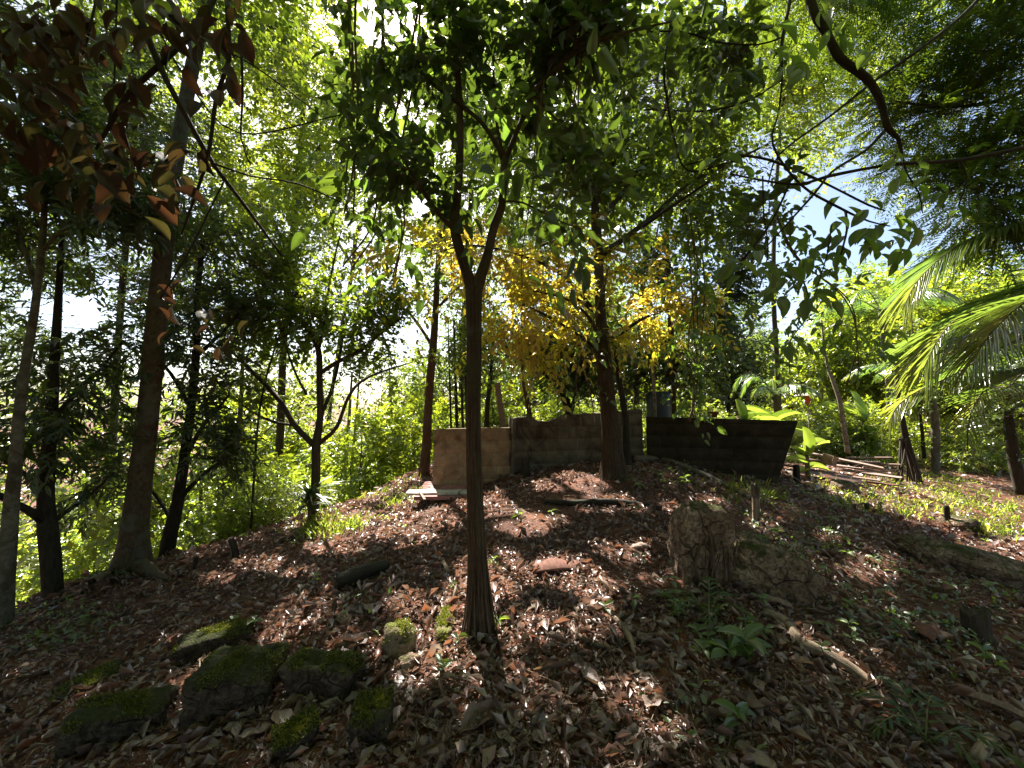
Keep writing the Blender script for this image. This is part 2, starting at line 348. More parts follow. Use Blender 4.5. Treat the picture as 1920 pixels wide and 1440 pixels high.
def smooth_path(pts, step=None, n=None):
    P_ = np.asarray(pts, float)
    if len(P_) < 3: 
        k = n or 5; t = np.linspace(0, 1, k)[:, None]; return P_[0] * (1 - t) + P_[-1] * t
    Q = np.vstack([2 * P_[0] - P_[1], P_, 2 * P_[-1] - P_[-2]])
    out = []
    for i in range(1, len(Q) - 2):
        ln = np.linalg.norm(Q[i + 1, :3] - Q[i, :3]); k = max(2, int(math.ceil(ln / (step or .1)))) if not n else n
        t = np.linspace(0, 1, k, endpoint=False)[:, None]
        a, b, c, d = Q[i - 1], Q[i], Q[i + 1], Q[i + 2]
        out.append(.5 * (2 * b + (c - a) * t + (2 * a - 5 * b + 4 * c - d) * t ** 2 + (3 * b - a - 3 * c + d) * t ** 3))
    out.append(Q[-2][None]); return np.vstack(out)
def tube(path, rad, sides=8, amp=0.0, seed=0, cap=True, ridges=0, flare=None):
    p = np.asarray(path, float); n = len(p); rad = np.broadcast_to(rad, (n,)).astype(float)
    t = nrm(np.gradient(p, axis=0))
    ref = np.array([0, 1.0, 0]) if abs(t[0][1]) < .8 else np.array([1.0, 0, 0])
    U = np.zeros((n, 3)); u = nrm(np.cross(np.cross(t[0], ref), t[0]))
    for i in range(n):
        u = u - t[i] * np.dot(u, t[i]); u = u / max(np.linalg.norm(u), 1e-9); U[i] = u
    W_ = np.cross(t, U)
    th = np.linspace(0, 2 * math.pi, sides, endpoint=False)
    s = np.concatenate([[0], np.cumsum(np.linalg.norm(np.diff(p, axis=0), axis=1))])
    R = np.repeat(rad[:, None], sides, 1)
    if amp:
        r = np.random.default_rng(seed); ph = r.random(8) * 6.28
        T, S = np.meshgrid(th, s)
        q = np.sin(2 * T + ph[0] + S * 2.1) * .5 + np.sin(3 * T + ph[1] - S * 3.7) * .4 + np.sin(S * 9 + ph[2] + T) * .3 + np.sin(S * 23 + ph[3] + 2 * T) * .15
        if ridges:
            q += 1.1 * np.sin(ridges * T + ph[4] + 1.2 * np.sin(S * 5 + ph[5])) * (.6 + .4 * np.sin(S * 11 + ph[6])) + .6 * np.sin(ridges * 1.7 // 1 * T + ph[7] + np.sin(S * 7))
        R = R * (1 + amp * q)
    V = p[:, None] + R[..., None] * (np.cos(th)[None, :, None] * U[:, None] + np.sin(th)[None, :, None] * W_[:, None])
    bk = np.stack([np.cos(th)[None] * R, np.sin(th)[None] * R, np.repeat(s[:, None], sides, 1) + seed * 1.37], -1)
    i, j = np.meshgrid(np.arange(n - 1), np.arange(sides), indexing='ij'); j2 = (j + 1) % sides
    Fq = np.stack([i * sides + j, i * sides + j2, (i + 1) * sides + j2, (i + 1) * sides + j], -1).reshape(-1, 4)
    V = V.reshape(-1, 3); bk = bk.reshape(-1, 3); Fs = [Fq]
    if cap:
        V = np.vstack([V, p[-1] + t[-1] * rad[-1] * .3, p[0] - t[0] * rad[0] * .1]); bk = np.vstack([bk, bk[-1] * [0, 0, 1], bk[0] * [0, 0, 1]])
        a = (n - 1) * sides; jj = np.arange(sides); top = len(V) - 2
        Fs.append(np.concatenate([np.stack([a + jj, a + (jj + 1) % sides, np.full(sides, top)], -1), np.stack([(jj + 1) % sides, jj, np.full(sides, top + 1)], -1)]))
    return V, Fs, bk
def prisms(A, B, r):                      # thin 3-sided twigs A->B, vectorised
    A = np.asarray(A, float); B = np.asarray(B, float); N = len(A); t = nrm(B - A)
    ref = np.where(np.abs(t[:, 2:3]) < .9, np.array([[0, 0, 1.0]]), np.array([[1.0, 0, 0]]))
    u = nrm(np.cross(t, ref)); v = np.cross(t, u); r = np.broadcast_to(r, (N,))[:, None]
    vs_ = []
    for k in range(3):
        o = (math.cos(k * 2.0944) * u + math.sin(k * 2.0944) * v) * r; vs_ += [A + o, B + o * .5]
    V = np.stack(vs_, 1).reshape(-1, 3); b = np.arange(N)[:, None] * 6
    f = np.concatenate([b + np.array([[2 * k, (2 * k + 2) % 6, (2 * k + 3) % 6, 2 * k + 1]]) for k in range(3)])
    bk = V * 1.0
    return V, [f], bk

# leaf templates: y along the leaf, x across, z up
def grid_leaf(nx, ny, shape, curl=0., fold=.12, wav=0., droop=.15, seed=0, roll=0.):
    r = np.random.default_rng(seed); ph = r.random(4) * 6.28
    ys = np.linspace(0, 1, ny); V = []; UV = []
    for y in ys:
        wd = shape(y)
        for x in np.linspace(-1, 1, nx):
            X = x * wd * .5
            z = abs(x) * fold * wd - droop * y * y + wav * math.sin(y * 14 + ph[0] + x * 2) * abs(x) * .5 + curl * (y - .4) ** 2
            if roll: 
                a = x * roll; X = math.sin(a) * wd * .5 / max(roll, .01); z += (1 - math.cos(a)) * wd * .5 / max(roll, .01)
            V.append((X, y, z)); UV.append((x * .5 + .5, y))
    Fq = [(j * nx + i, j * nx + i + 1, (j + 1) * nx + i + 1, (j + 1) * nx + i) for j in range(ny - 1) for i in range(nx - 1)]
    return np.array(V), [np.array(Fq)], np.array(UV)
sh_ell = lambda y: max(.03, math.sin(math.pi * min(1, y ** .85)) ** .75)
sh_obo = lambda y: max(.03, math.sin(math.pi * min(1, y ** 1.35)) ** .65)
sh_heart = lambda y: max(.04, (1 - y) ** .8 * (y + .02) ** .28 * 1.55)
sh_ban = lambda y: max(.05, math.sin(math.pi * min(1, .06 + y * .94)) ** .45)
T_R2 = (np.array([(0, 0, 0), (-.5, .45, .1), (0, 1, -.08), (.5, .45, .1)]), [np.array([(0, 3, 2), (0, 2, 1)])], np.array([(.5, 0), (0, .45), (.5, 1), (1, .45)]))
T_L6 = (np.array([(0, 0, 0), (-.42, .25, .09), (-.44, .6, .07), (0, 1, -.14), (.44, .6, .07), (.42, .25, .09), (0, .45, 0)]),
        [np.array([(6, 0, 5), (6, 5, 4), (6, 4, 3), (6, 3, 2), (6, 2, 1), (6, 1, 0)])], np.array([(.5, 0), (.08, .25), (.06, .6), (.5, 1), (.94, .6), (.92, .25), (.5, .45)]))
T_BIG = grid_leaf(5, 6, sh_ell, droop=.22, wav=.03, fold=.22, seed=1)
T_OBO = grid_leaf(5, 9, sh_obo, droop=.25, wav=.03, fold=.2, seed=2)
T_HEART = grid_leaf(5, 6, sh_heart, droop=.2, wav=.04, fold=.2, seed=3)
def inst(T, M, O):
    V0, Fs, uv = T; N = len(O); n = len(V0)
    V = np.einsum('nij,kj->nki', M, V0) + O[:, None]
    b = (np.arange(N) * n)[:, None, None]
    return V.reshape(-1, 3), [(f[None] + b).reshape(-1, f.shape[1]) for f in Fs], np.tile(uv, (N, 1)), n
def frames(D, Nn, sx, sy, sz=None):
    D = nrm(D); X = nrm(np.cross(D, Nn)); Z = np.cross(X, D)
    sz = sy if sz is None else sz
    return np.stack([X * np.asarray(sx)[:, None], D * np.asarray(sy)[:, None], Z * np.asarray(sz)[:, None]], -1)
DENS = 3.4
KIND = {  # sprays: L length, n leaves, ll leaf length, lw width
 'fine':   dict(L=.34, n=10, ll=.085, lw=.036, T=T_R2, ang=.95, droop=.25, ld=.2),
 'oval':   dict(L=.40, n=9, ll=.11, lw=.06, T=T_L6, ang=.95, droop=.3, ld=.3),
 'ovalf':  dict(L=.42, n=11, ll=.12, lw=.065, T=T_R2, ang=.95, droop=.3, ld=.25),
 'mango':  dict(L=.30, n=10, ll=.15, lw=.040, T=T_L6, ang=1.0, droop=.25, ld=.3, jit=.38),
 'pinnate': dict(L=.42, n=11, ll=.13, lw=.055, T=T_L6, ang=1.1, droop=.45, ld=.35, pair=True),
 'feather': dict(L=.55, n=34, ll=.095, lw=.017, T=T_R2, ang=1.2, droop=.35, ld=.05, pair=True, jit=.08),
 'vine':   dict(L=.40, n=6, ll=.15, lw=.085, T=T_HEART, ang=1.0, droop=.4, ld=.45, jit=.45),
 'broad':  dict(L=.34, n=6, ll=.16, lw=.082, T=T_BIG, ang=1.0, droop=.35, ld=.4, jit=.42),
 'far':    dict(L=.7, n=12, ll=.20, lw=.10, T=T_R2, ang=1.0, droop=.3, ld=.2),
}
def sprays(O, D, kind, rng, sc=1.0, keep=None):
    k = KIND[kind]; N = len(O); n = k['n']; jit = k.get('jit', .28)
    D = nrm(D); up = nrm(np.array([0, 0, 1.0]) + rng.normal(0, .28, (N, 3))); S = nrm(np.cross(D, up)); Nn = np.cross(S, D)
    j = np.arange(n)
    if k.get('pair'): s = np.minimum(1, (j // 2 + .6) / (n / 2)); 
    else: s = (j + .7) / n
    side = np.where(j % 2 == 0, 1.0, -1.0)
    L = k['L'] * sc * (.7 + .6 * rng.random(N))
    pos = O[:, None] + D[:, None] * (L[:, None] * s)[..., None]
    pos[..., 2] -= k['droop'] * L[:, None] * s ** 2
    a = k['ang'] * (1 - .45 * s ** 2)
    ld = D[:, None] * np.cos(a)[None, :, None] + S[:, None] * (side * np.sin(a))[None, :, None] + rng.normal(0, jit, (N, n, 3))
    ld[..., 2] -= k['ld'] + k['droop'] * s
    nn = Nn[:, None] + rng.normal(0, jit, (N, n, 3))
    ls = sc * (.42 + .8 * rng.random((N, n)))
    if kind == 'feather': ls = sc * np.sin(np.pi * (.15 + .75 * s))[None] * (.9 + .2 * rng.random((N, n)))
    pos = pos.reshape(-1, 3); ld = ld.reshape(-1, 3); nn = nn.reshape(-1, 3); ls = ls.reshape(-1)
    rn = np.clip(np.repeat(rng.random(N), n) * .55 + rng.random(N * n) * .45, 0, 1)
    if keep is not None:
        m = keep(pos) & keep(pos + nrm(ld) * (k['ll'] * ls * .85)[:, None]) if k['ll'] > .1 else keep(pos); pos, ld, nn, ls, rn = pos[m], ld[m], nn[m], ls[m], rn[m]
    M = frames(ld, nn, k['lw'] * ls, k['ll'] * ls)
    V, Fs, uv, nv = inst(k['T'], M, pos)
    return (V, Fs, np.repeat(rn, nv), uv), (O, O + D * L[:, None] - np.array([0, 0, 1.0]) * (k['droop'] * L)[:, None])

NEAR = .0
def crown(mb_leaf, mb_twig, limbs, blob, kind, rng, sc=1.0, boughs=None, gaps=True, filt=True):
    """fills an ellipsoid with leafy sprays that hang on boughs grown from the nearest limb"""
    c, r, ns = np.array(blob[0], float), np.array(blob[1], float), int(blob[2] * (DENS if filt else 1))
    K = boughs or max(4, int(ns / 9))
    tg = nrm(rng.normal(0, 1, (K, 3))) * (rng.random((K, 1)) ** .4) * r * .9 + c
    L = np.concatenate(limbs)
    O = []; D = []; A = []; B = []; R = []
    for q in tg:
        d = np.linalg.norm(L - q, axis=1) + rng.random(len(L)) * .25 * np.linalg.norm(r); p0 = L[int(np.argmin(d))]
        ln = np.linalg.norm(q - p0); mid = (p0 + q) / 2 + rng.normal(0, .12, 3) * ln + np.array([0, 0, .08]) * ln
        path = smooth_path([p0, mid, q], n=4)
        r0 = .005 + .0045 * ln
        for i in range(len(path) - 1):
            A.append(path[i]); B.append(path[i + 1]); R.append(r0 * (1 - i / len(path)))
        m = max(2, int(round(ns / K * (.6 + .8 * rng.random()))))
        s = .35 + .65 * rng.random(m) ** .7 if ln > np.linalg.norm(r) * .5 else .1 + .9 * rng.random(m)
        idx = s * (len(path) - 1); i0 = np.minimum(idx.astype(int), len(path) - 2); fr = (idx - i0)[:, None]
        base = path[i0] * (1 - fr) + path[i0 + 1] * fr
        off = rng.normal(0, 1, (m, 3)) * r.mean() / K ** .33 * .42
        O.append(base + off); D.append(nrm(off + rng.normal(0, .3, (m, 3)) * r.mean() * .3 + nrm(q - p0) * .25 * r.mean() + np.array([0, 0, .05])))
        A += list(base); B += list(base + off); R += [.003] * m
    O = np.concatenate(O); D = np.concatenate(D)
    (V, Fs, rn, uv), (a, b) = sprays(O, D, kind, rng, sc, (lambda p: keep_mask(p, gaps)) if filt else None)
    mb_leaf.add(V, Fs, rnd=rn, uv=uv)
    A = np.array(A); B = np.array(B); R = np.array(R)
    if filt: m = keep_mask((A + B) / 2, False); A, B, R = A[m], B[m], R[m]; m = keep_mask((a + b) / 2, gaps); a, b = a[m], b[m]
    far_ = np.linalg.norm(c - CAM) > 8.5 and filt
    for x in ((A, B, R),) if far_ else ((A, B, R), (a, b, .0022 * sc)):
        if len(x[0]): V, Fs, bk = prisms(*x); mb_twig.add(V, Fs, bk=bk)

def limb_pts(d0, pts, wf=1.0):                    # [(px,py,dd,width_px)] -> world path and radii
    X = np.array([P(a, b, d0 + dd) for a, b, dd, w_ in pts]); r = np.array([w_ * wf * .5 * (d0 + dd) / F for a, b, dd, w_ in pts])
    q = smooth_path(np.c_[X, r], step=.09 if d0 < 4 else .16); return q[:, :3], np.maximum(q[:, 3], .002)
NTREE = [0]
def tree(name, label, cat, base, limbs, blobs=(), kind='oval', leaf='mid', bark='brown', sc=1.0, group=None, d0=None, flare=0.0, amp=.05, ridges=0, sides=None, gaps=True, extra=None, filt=True, dens=1.0, wf=1.0):
    NTREE[0] += 1; sd = NTREE[0]; rng = np.random.default_rng(100 + sd)
    g = G(*base) if d0 is None else None
    if g is None:
        g = P(base[0], base[1], d0); 
    dd0 = depth(g) if d0 is None else d0
    g = np.array(g); g[2] = float(H(g[0], g[1])) if d0 is None or d0 > 3.2 else g[2]
    root = empty(name, tuple(g), label, cat, group)
    paths = []
    for i, lm in enumerate(limbs):
        p, r = limb_pts(dd0, lm, wf)
        if i == 0:
            if d0 is None:
                down = np.linspace(0, 1, 4)[:-1, None]; st = g - np.array([0, 0, .18]); p = np.vstack([st * (1 - down) + p[0] * down, p]); r = np.r_[[r[0] * 1.05] * 3, r]
            if flare:
                s = np.concatenate([[0], np.cumsum(np.linalg.norm(np.diff(p, axis=0), axis=1))]); r = r * (1 + flare * np.exp(-s / .22))
        paths.append(p)
        sdn = sides or (36 if i == 0 and dd0 < 7 else 14 if dd0 < 8 else 8)
        if i: sdn = max(6, sdn // 2 + 2)
        V, Fs, bk = tube(p, r, sdn, amp, sd * 7 + i, ridges=ridges if i == 0 else 0)
        MB().add(V, Fs, bk=bk).build('trunk' if i == 0 else 'limb', BM[bark], root, smooth=True)
    if blobs:
        ml, mt = MB(), MB()
        for b in blobs:
            px, py, dd, rx, ry, rd, ns = b[:7]; ns *= dens; kd = b[7] if len(b) > 7 else kind; sc_ = b[8] if len(b) > 8 else sc
            d = dd0 + dd; c = P(px, py, d); kd = 'ovalf' if kd == 'oval' and d > 6.6 else kd
            crown(ml, mt, paths, (c, (rx * d / F, rd, ry * d / F), ns), kd, rng, sc_, gaps=gaps, filt=filt)
        mt.build('twigs', BM['twig'], root, kind='stuff')
        ml.build('crown', LM[leaf], root, kind='stuff')
    if extra: extra(root, paths, rng)
    return root, paths
# ------------------------------------------------------------------ ground
def ground():
    N = 270; u = np.linspace(-1, 1, N); a, b = 3.0, 5.5
    x = a * np.sinh(b * u); y = 5 + a * np.sinh(b * u)
    X, Y = np.meshgrid(x, y, indexing='ij'); Z = h_exact(X, Y)
    i, j = np.meshgrid(np.arange(N - 1), np.arange(N - 1), indexing='ij')
    Fq = np.stack([i * N + j, (i + 1) * N + j, (i + 1) * N + j + 1, i * N + j + 1], -1).reshape(-1, 4)
    m = surf_mat('forest_soil', [(.30, (.035, .016, .011)), (.48, (.10, .045, .028)), (.64, (.20, .085, .045)), (.77, (.28, .15, .09))], scale=3.2, detail=8, bump=.9, dist=.03, fine=70,
                 moss=(.10, .12, .03), moss_lo=.62, moss_hi=.75)
    link('ground', mesh('ground', np.stack([X, Y, Z], -1).reshape(-1, 3), [Fq], m, True), kind='structure')
ground()

def gframes(x, y, ang, tilt, sx, sy, rng, sz=None):
    n = nrm(gn(x, y) + rng.normal(0, 1, (len(x), 3)) * np.asarray(tilt)[..., None])
    D = np.stack([np.cos(ang), np.sin(ang), np.zeros(len(x))], -1)
    X = nrm(np.cross(D, n)); D = np.cross(n, X); sz = sy if sz is None else sz
    return np.stack([X * sx[:, None], D * sy[:, None], n * sz[:, None]], -1)
def polar(n, d0, d1, rng, half=1.0, pw=1.0):
    d = d0 + (d1 - d0) * rng.random(n) ** pw; a = (rng.random(n) * 2 - 1) * half
    return d * np.sin(a), d * np.cos(a)

def litter():
    rng = np.random.default_rng(11)
    TT = [grid_leaf(3, 3, sh_ell, curl=c, fold=f, wav=.06, droop=dr, seed=s, roll=ro) for s, (c, f, dr, ro) in enumerate(
        [(.5, .3, .1, 0), (.2, .1, -.3, 1.2), (1.1, .5, .2, 0), (.1, -.4, .2, 0), (.7, .2, -.2, 1.8), (-.5, .3, .3, .8)])]
    mb = MB()
    for k, T in enumerate(TT):
        n = 11800
        x, y = polar(n, .9, 11, rng, 1.0, 1.2)
        L = np.minimum(np.exp(rng.normal(math.log(.034), .5, n)), .095) * (1 + .05 * np.hypot(x, y)); wd = L * (.25 + .45 * rng.random(n) ** 1.5)
        bare = (np.sin(x * 2.3 + 1.7 * np.sin(y * 1.9)) + np.sin(y * 2.9 + 1.3 * np.sin(x * 3.1 + 1)) > 1.0) & (y > 3.0) & (rng.random(n) < .8); x, y, L, wd = x[~bare], y[~bare], L[~bare], wd[~bare]
        n = len(x); M = gframes(x, y, rng.random(n) * 6.28, .12 + .42 * rng.random(n), wd, L, rng)
        O = np.stack([x, y, H(x, y) + .004 + .022 * rng.random(n)], -1)
        V, Fs, uv, nv = inst(T, M, O); mb.add(V, Fs, rnd=np.repeat(np.clip(rng.beta(1.1, 1.35, n), 0, 1), nv))
    n = 24000; x, y = polar(n, 8, 30, rng, 1.1, 1.0); L = .09 + .1 * rng.random(n)
    M = gframes(x, y, rng.random(n) * 6.28, .3 * np.ones(n), L * .5, L, rng); O = np.stack([x, y, H(x, y) + .02], -1)
    V, Fs, uv, nv = inst(T_R2, M, O); mb.add(V, Fs, rnd=np.repeat(rng.random(n), nv))
    n = 42000; x, y = polar(n, .9, 9, rng, 1.0, 1.1); L = (.006 + .016 * rng.random(n) ** 2) * (1 + .12 * np.hypot(x, y))
    M = gframes(x, y, rng.random(n) * 6.28, .5 * np.ones(n), L * (.3 + .5 * rng.random(n)), L, rng); O = np.stack([x, y, H(x, y) + .006 + .026 * rng.random(n)], -1)
    V, Fs, uv, nv = inst(T_R2, M, O); mb.add(V, Fs, rnd=np.repeat(rng.random(n) * .8, nv))
    mb.build('leaf_litter', LM['litter'], kind='stuff', label='brown and pinkish dry leaf litter covering the mound', smooth=False)
    # fine twigs and needle-like leaf stalks
    n = 13000; x, y = polar(n, 1.0, 10, rng, 1.0, 1.1); L = .06 + .22 * rng.random(n) ** 2; a = rng.random(n) * 6.28
    x2, y2 = x + L * np.cos(a), y + L * np.sin(a)
    A = np.stack([x, y, H(x, y) + .012 + .02 * rng.random(n)], -1); B = np.stack([x2, y2, H(x2, y2) + .012 + .04 * rng.random(n)], -1)
    V, Fs, bk = prisms(A, B, .0012 + .0028 * rng.random(n) ** 2)
    MB().add(V, Fs, bk=bk).build('twig_litter', BM['twig'], kind='stuff', label='fine broken twigs scattered through the leaf litter')
litter()

# ------------------------------------------------------------------ trees
B_ = []   # (px,py,dd,rx,ry,rd,n[,kind,scale])
def vines_on(trunk_path_fn=None):
    pass
def climbers(root, path, rng, n, r0, top, leafn=0, lk='vine', wig=.5, flarez=.35, flr=.10):
    """roots and lianas that hug the first metres of a trunk and spread at its foot"""
    mb = MB(); base = np.array(root.location)
    z0 = path[:, 2].min() + .1; zs_ = path[:, 2]
    for i in range(n):
        a0 = rng.random() * 6.28; tw = rng.normal(0, wig); ht = top * (.35 + .65 * rng.random()); k = 26
        t = np.linspace(0, 1, k); z = z0 + (ht) * t
        cx = np.interp(z, zs_, path[:, 0]); cy = np.interp(z, zs_, path[:, 1])
        rr = r0 * (1 - .12 * t) + flr * np.exp(-(z - z0) / (flarez * (.6 + .8 * rng.random()))) * (.4 + rng.random()) + .004
        a = a0 + tw * t + .12 * np.sin(t * 9 + i)
        p = np.stack([cx + rr * np.cos(a), cy + rr * np.sin(a), z], -1); p = p[::-1]
        end = p[-1] + np.array([math.cos(a[0]), math.sin(a[0]), 0]) * (.05 + .2 * rng.random()); end[2] = H(end[0], end[1]) + .005
        p = np.vstack([p, end])
        V, Fs, bk = tube(p, np.linspace(.0018, .0055, len(p)) * (.6 + .9 * rng.random()), 5, .1, i)
        mb.add(V, Fs, bk=bk)
    mb.build('climbing_roots', BM['root'], root, smooth=True, kind='stuff')

# --- A: slender forked tree in the middle
def exA(root, paths, rng):
    climbers(root, paths[0], rng, 95, .043, 2.1, flarez=.22, flr=.075)
tree('forked_tree', 'slender forked tree with shaggy vined trunk in the middle of the mound', 'tree', (900, 1188), [
    [(900, 1180, 0, 52), (898, 1100, 0, 44), (894, 1000, 0, 38), (890, 900, 0, 36), (888, 800, 0, 36), (888, 700, 0, 38), (889, 600, 0, 40), (889, 540, 0, 43)],
    [(890, 560, 0, 36), (868, 487, 0, 28), (852, 425, 0, 25), (858, 362, .05, 21), (862, 300, .08, 20), (862, 200, .12, 17), (855, 90, .2, 13), (850, -40, .3, 9)],
    [(889, 555, 0, 36), (915, 475, 0, 24), (926, 425, 0, 22), (941, 384, 0, 21), (944, 331, 0, 20), (947, 295, 0, 18)],
    [(852, 428, 0, 20), (836, 415, -.02, 14), (808, 382, -.06, 11), (781, 340, -.1, 9), (750, 290, -.15, 6)],
    [(947, 300, 0, 16), (925, 262, .02, 12), (902, 229, .05, 11), (865, 198, .1, 10), (826, 170, .15, 9), (770, 120, .25, 7), (730, 70, .3, 5)],
    [(947, 300, 0, 15), (963, 262, 0, 12), (982, 215, -.02, 11), (1000, 174, -.05, 10), (1020, 150, -.08, 9), (1086, 94, -.1, 8), (1169, 62, -.1, 7), (1260, 40, -.1, 4)],
    [(947, 300, .02, 10), (936, 260, .06, 8), (928, 200, .1, 7), (925, 130, .2, 6), (920, 20, .3, 4)],
    [(945, 378, 0, 6), (980, 380, -.1, 5), (1040, 410, -.2, 4), (1090, 430, -.3, 3)],
    [(1000, 174, -.05, 8), (1030, 210, -.1, 6), (1060, 240, -.15, 4)],
    ], [(800, 190, .3, 110, 90, .4, 34), (905, 90, .35, 110, 90, .4, 34), (770, 320, .1, 60, 60, .2, 16), (1030, 120, .1, 110, 80, .35, 34), (1150, 70, .0, 90, 70, .3, 26), (1000, 250, .3, 90, 60, .3, 18),
        (850, 390, .0, 40, 50, .15, 8), (1070, 360, -.2, 60, 50, .2, 8), (700, 60, .4, 80, 60, .3, 22)],
    kind='broad', leaf='vineshaded', bark='vined', flare=.7, amp=.055, ridges=9, sides=56, extra=exA, sc=.72, dens=.62, wf=.72)

# --- B: stout ivy-wrapped tree on the summit
def exB(root, paths, rng):
    climbers(root, paths[0], rng, 80, .108, 2.6, flarez=.25, flr=.09, wig=1.0)
tree('vine_wrapped_tree', 'stout reddish tree wrapped in vines at the top of the mound before the wall', 'tree', (1150, 893), [
    [(1150, 880, 0, 62), (1146, 820, 0, 48), (1140, 760, 0, 42), (1134, 700, 0, 36), (1129, 640, 0, 31), (1125, 560, 0, 27), (1122, 480, 0, 25), (1118, 420, .1, 24), (1113, 360, .2, 22), (1108, 280, .3, 19), (1098, 180, .4, 16), (1095, 60, .5, 12), (1090, -60, .6, 8)],
    [(1123, 482, 0, 20), (1150, 462, 0, 17), (1180, 440, .1, 15), (1225, 405, .2, 13), (1290, 345, .3, 11), (1360, 310, .4, 8), (1440, 270, .5, 5)],
    [(1118, 425, .1, 18), (1140, 395, .1, 14), (1165, 365, .2, 12), (1195, 320, .3, 11), (1225, 260, .4, 9), (1260, 170, .5, 7), (1290, 90, .6, 4)],
    [(1114, 370, .2, 15), (1135, 330, .3, 12), (1160, 285, .3, 10), (1175, 230, .4, 8), (1180, 120, .5, 5)],
    [(1123, 470, 0, 14), (1090, 440, .2, 11), (1040, 452, .4, 9), (985, 470, .6, 6), (930, 490, .8, 4)],
    [(1129, 640, 0, 14), (1100, 590, -.2, 9), (1060, 560, -.4, 7), (1000, 545, -.6, 4)],
    ], [(1130, 330, .4, 140, 100, 1.0, 70), (1260, 250, .5, 140, 110, 1.1, 80), (1180, 120, .4, 170, 110, 1.2, 90), (1360, 300, .5, 110, 80, .9, 55), (1010, 300, .8, 120, 90, .9, 40), (1330, 420, .4, 90, 60, .7, 40)],
    kind='oval', leaf='mid', bark='vined', flare=.22, amp=.07, ridges=7, sides=44, extra=exB, sc=.95, dens=1.3, wf=.66)

# --- yellow leaved tree
tree('yellow_leaved_tree', 'small tree of orange and yellow drooping leaflets lit from behind, between the two vined trunks', 'tree', (1176, 880), [
    [(1176, 860, .1, 14), (1172, 780, .1, 12), (1164, 730, .1, 11), (1156, 690, .1, 10), (1150, 640, .1, 9), (1120, 590, -.1, 8), (1080, 560, -.3, 6)],
    [(1156, 690, .1, 7), (1100, 640, -.2, 6), (1040, 600, -.5, 5), (980, 570, -.6, 4)],
    [(1120, 590, -.1, 7), (1060, 520, -.3, 6), (980, 480, -.5, 5), (880, 460, -.6, 4), (800, 480, -.6, 3)],
    [(1150, 640, .1, 7), (1200, 600, .1, 6), (1250, 580, .1, 4)],
    ], [(975, 560, -.5, 140, 95, .9, 74), (1070, 590, -.3, 120, 90, .9, 46), (820, 480, -.4, 110, 65, .7, 62), (900, 500, -.5, 80, 60, .6, 34), (1100, 470, -.1, 120, 60, .8, 30), (800, 560, -.2, 60, 40, .4, 12), (1010, 660, -.5, 90, 30, .5, 16), (1050, 490, -.1, 100, 50, .6, 36), (1230, 600, .2, 90, 55, .5, 30), (920, 640, -.6, 60, 30, .3, 10), (1290, 590, .3, 70, 40, .6, 18), (1190, 520, .2, 90, 60, .7, 24), (1150, 640, -.2, 50, 40, .3, 10), (900, 540, -.7, 40, 40, .3, 10)],
    kind='pinnate', leaf='yellow', bark='dark', amp=.03, sc=.92, dens=.7)

# --- C: large mossy leaning tree at left
tree('buttressed_tree', 'large leaning tree with mossy brown bark and flared roots left of the mound', 'tree', (246, 1070), [
    [(246, 1062, 0, 66), (254, 980, 0, 52), (266, 880, 0, 45), (277, 780, 0, 41), (287, 680, 0, 40), (293, 600, 0, 40), (303, 500, .05, 38), (316, 400, .1, 34), (330, 300, .2, 30), (347, 200, .3, 29), (366, 100, .4, 28), (388, 0, .5, 26), (410, -110, .6, 22), (420, -260, .8, 16)],
    [(366, 100, .4, 18), (330, 20, .5, 14), (270, -60, .6, 10), (200, -140, .8, 6)],
    [(388, 0, .5, 16), (450, -60, .6, 12), (530, -120, .8, 8), (640, -150, 1, 5)],
    ], [(330, -150, .6, 220, 110, 1.2, 90), (560, -120, .8, 170, 90, 1.0, 70), (120, -110, .5, 170, 110, 1.0, 60), (450, 60, .9, 120, 80, .8, 36)],
    kind='oval', leaf='mid', bark='big', flare=.75, amp=.035, sides=48, sc=1.1, wf=.78)
# --- D, E, F at far left
tree('dark_limbed_tree', 'dark smooth tree with low side limbs in front of the pale mottled trunk', 'tree', (98, 1118), [
    [(99, 1105, 0, 33), (95, 1040, 0, 33), (89, 985, 0, 32), (86, 930, 0, 27), (90, 860, .1, 24), (96, 790, .1, 21), (101, 700, .2, 18), (106, 620, .3, 15), (112, 520, .4, 11), (118, 420, .5, 8)],
    [(87, 980, 0, 19), (50, 955, -.2, 15), (10, 935, -.3, 13), (-60, 890, -.5, 10), (-120, 800, -.5, 7)],
    [(90, 985, 0, 13), (120, 962, .1, 9), (160, 935, .2, 7), (215, 885, .3, 4)],
    [(87, 925, 0, 13), (60, 900, .1, 10), (20, 870, .2, 8), (-30, 840, .2, 6)],
    [(96, 790, .1, 12), (140, 740, .2, 9), (190, 690, .3, 6), (230, 640, .4, 4)],
    ], [(60, 720, .2, 90, 90, .7, 60), (160, 780, .3, 80, 60, .6, 42), (30, 850, .0, 60, 60, .5, 26), (60, 480, .4, 120, 60, .7, 44), (190, 660, .5, 80, 60, .6, 36), (180, 880, .5, 50, 60, .4, 20), (20, 600, .2, 40, 80, .5, 16)],
    kind='mango', leaf='dark', bark='dark', amp=.03, sc=.9, dens=.6, wf=.85)
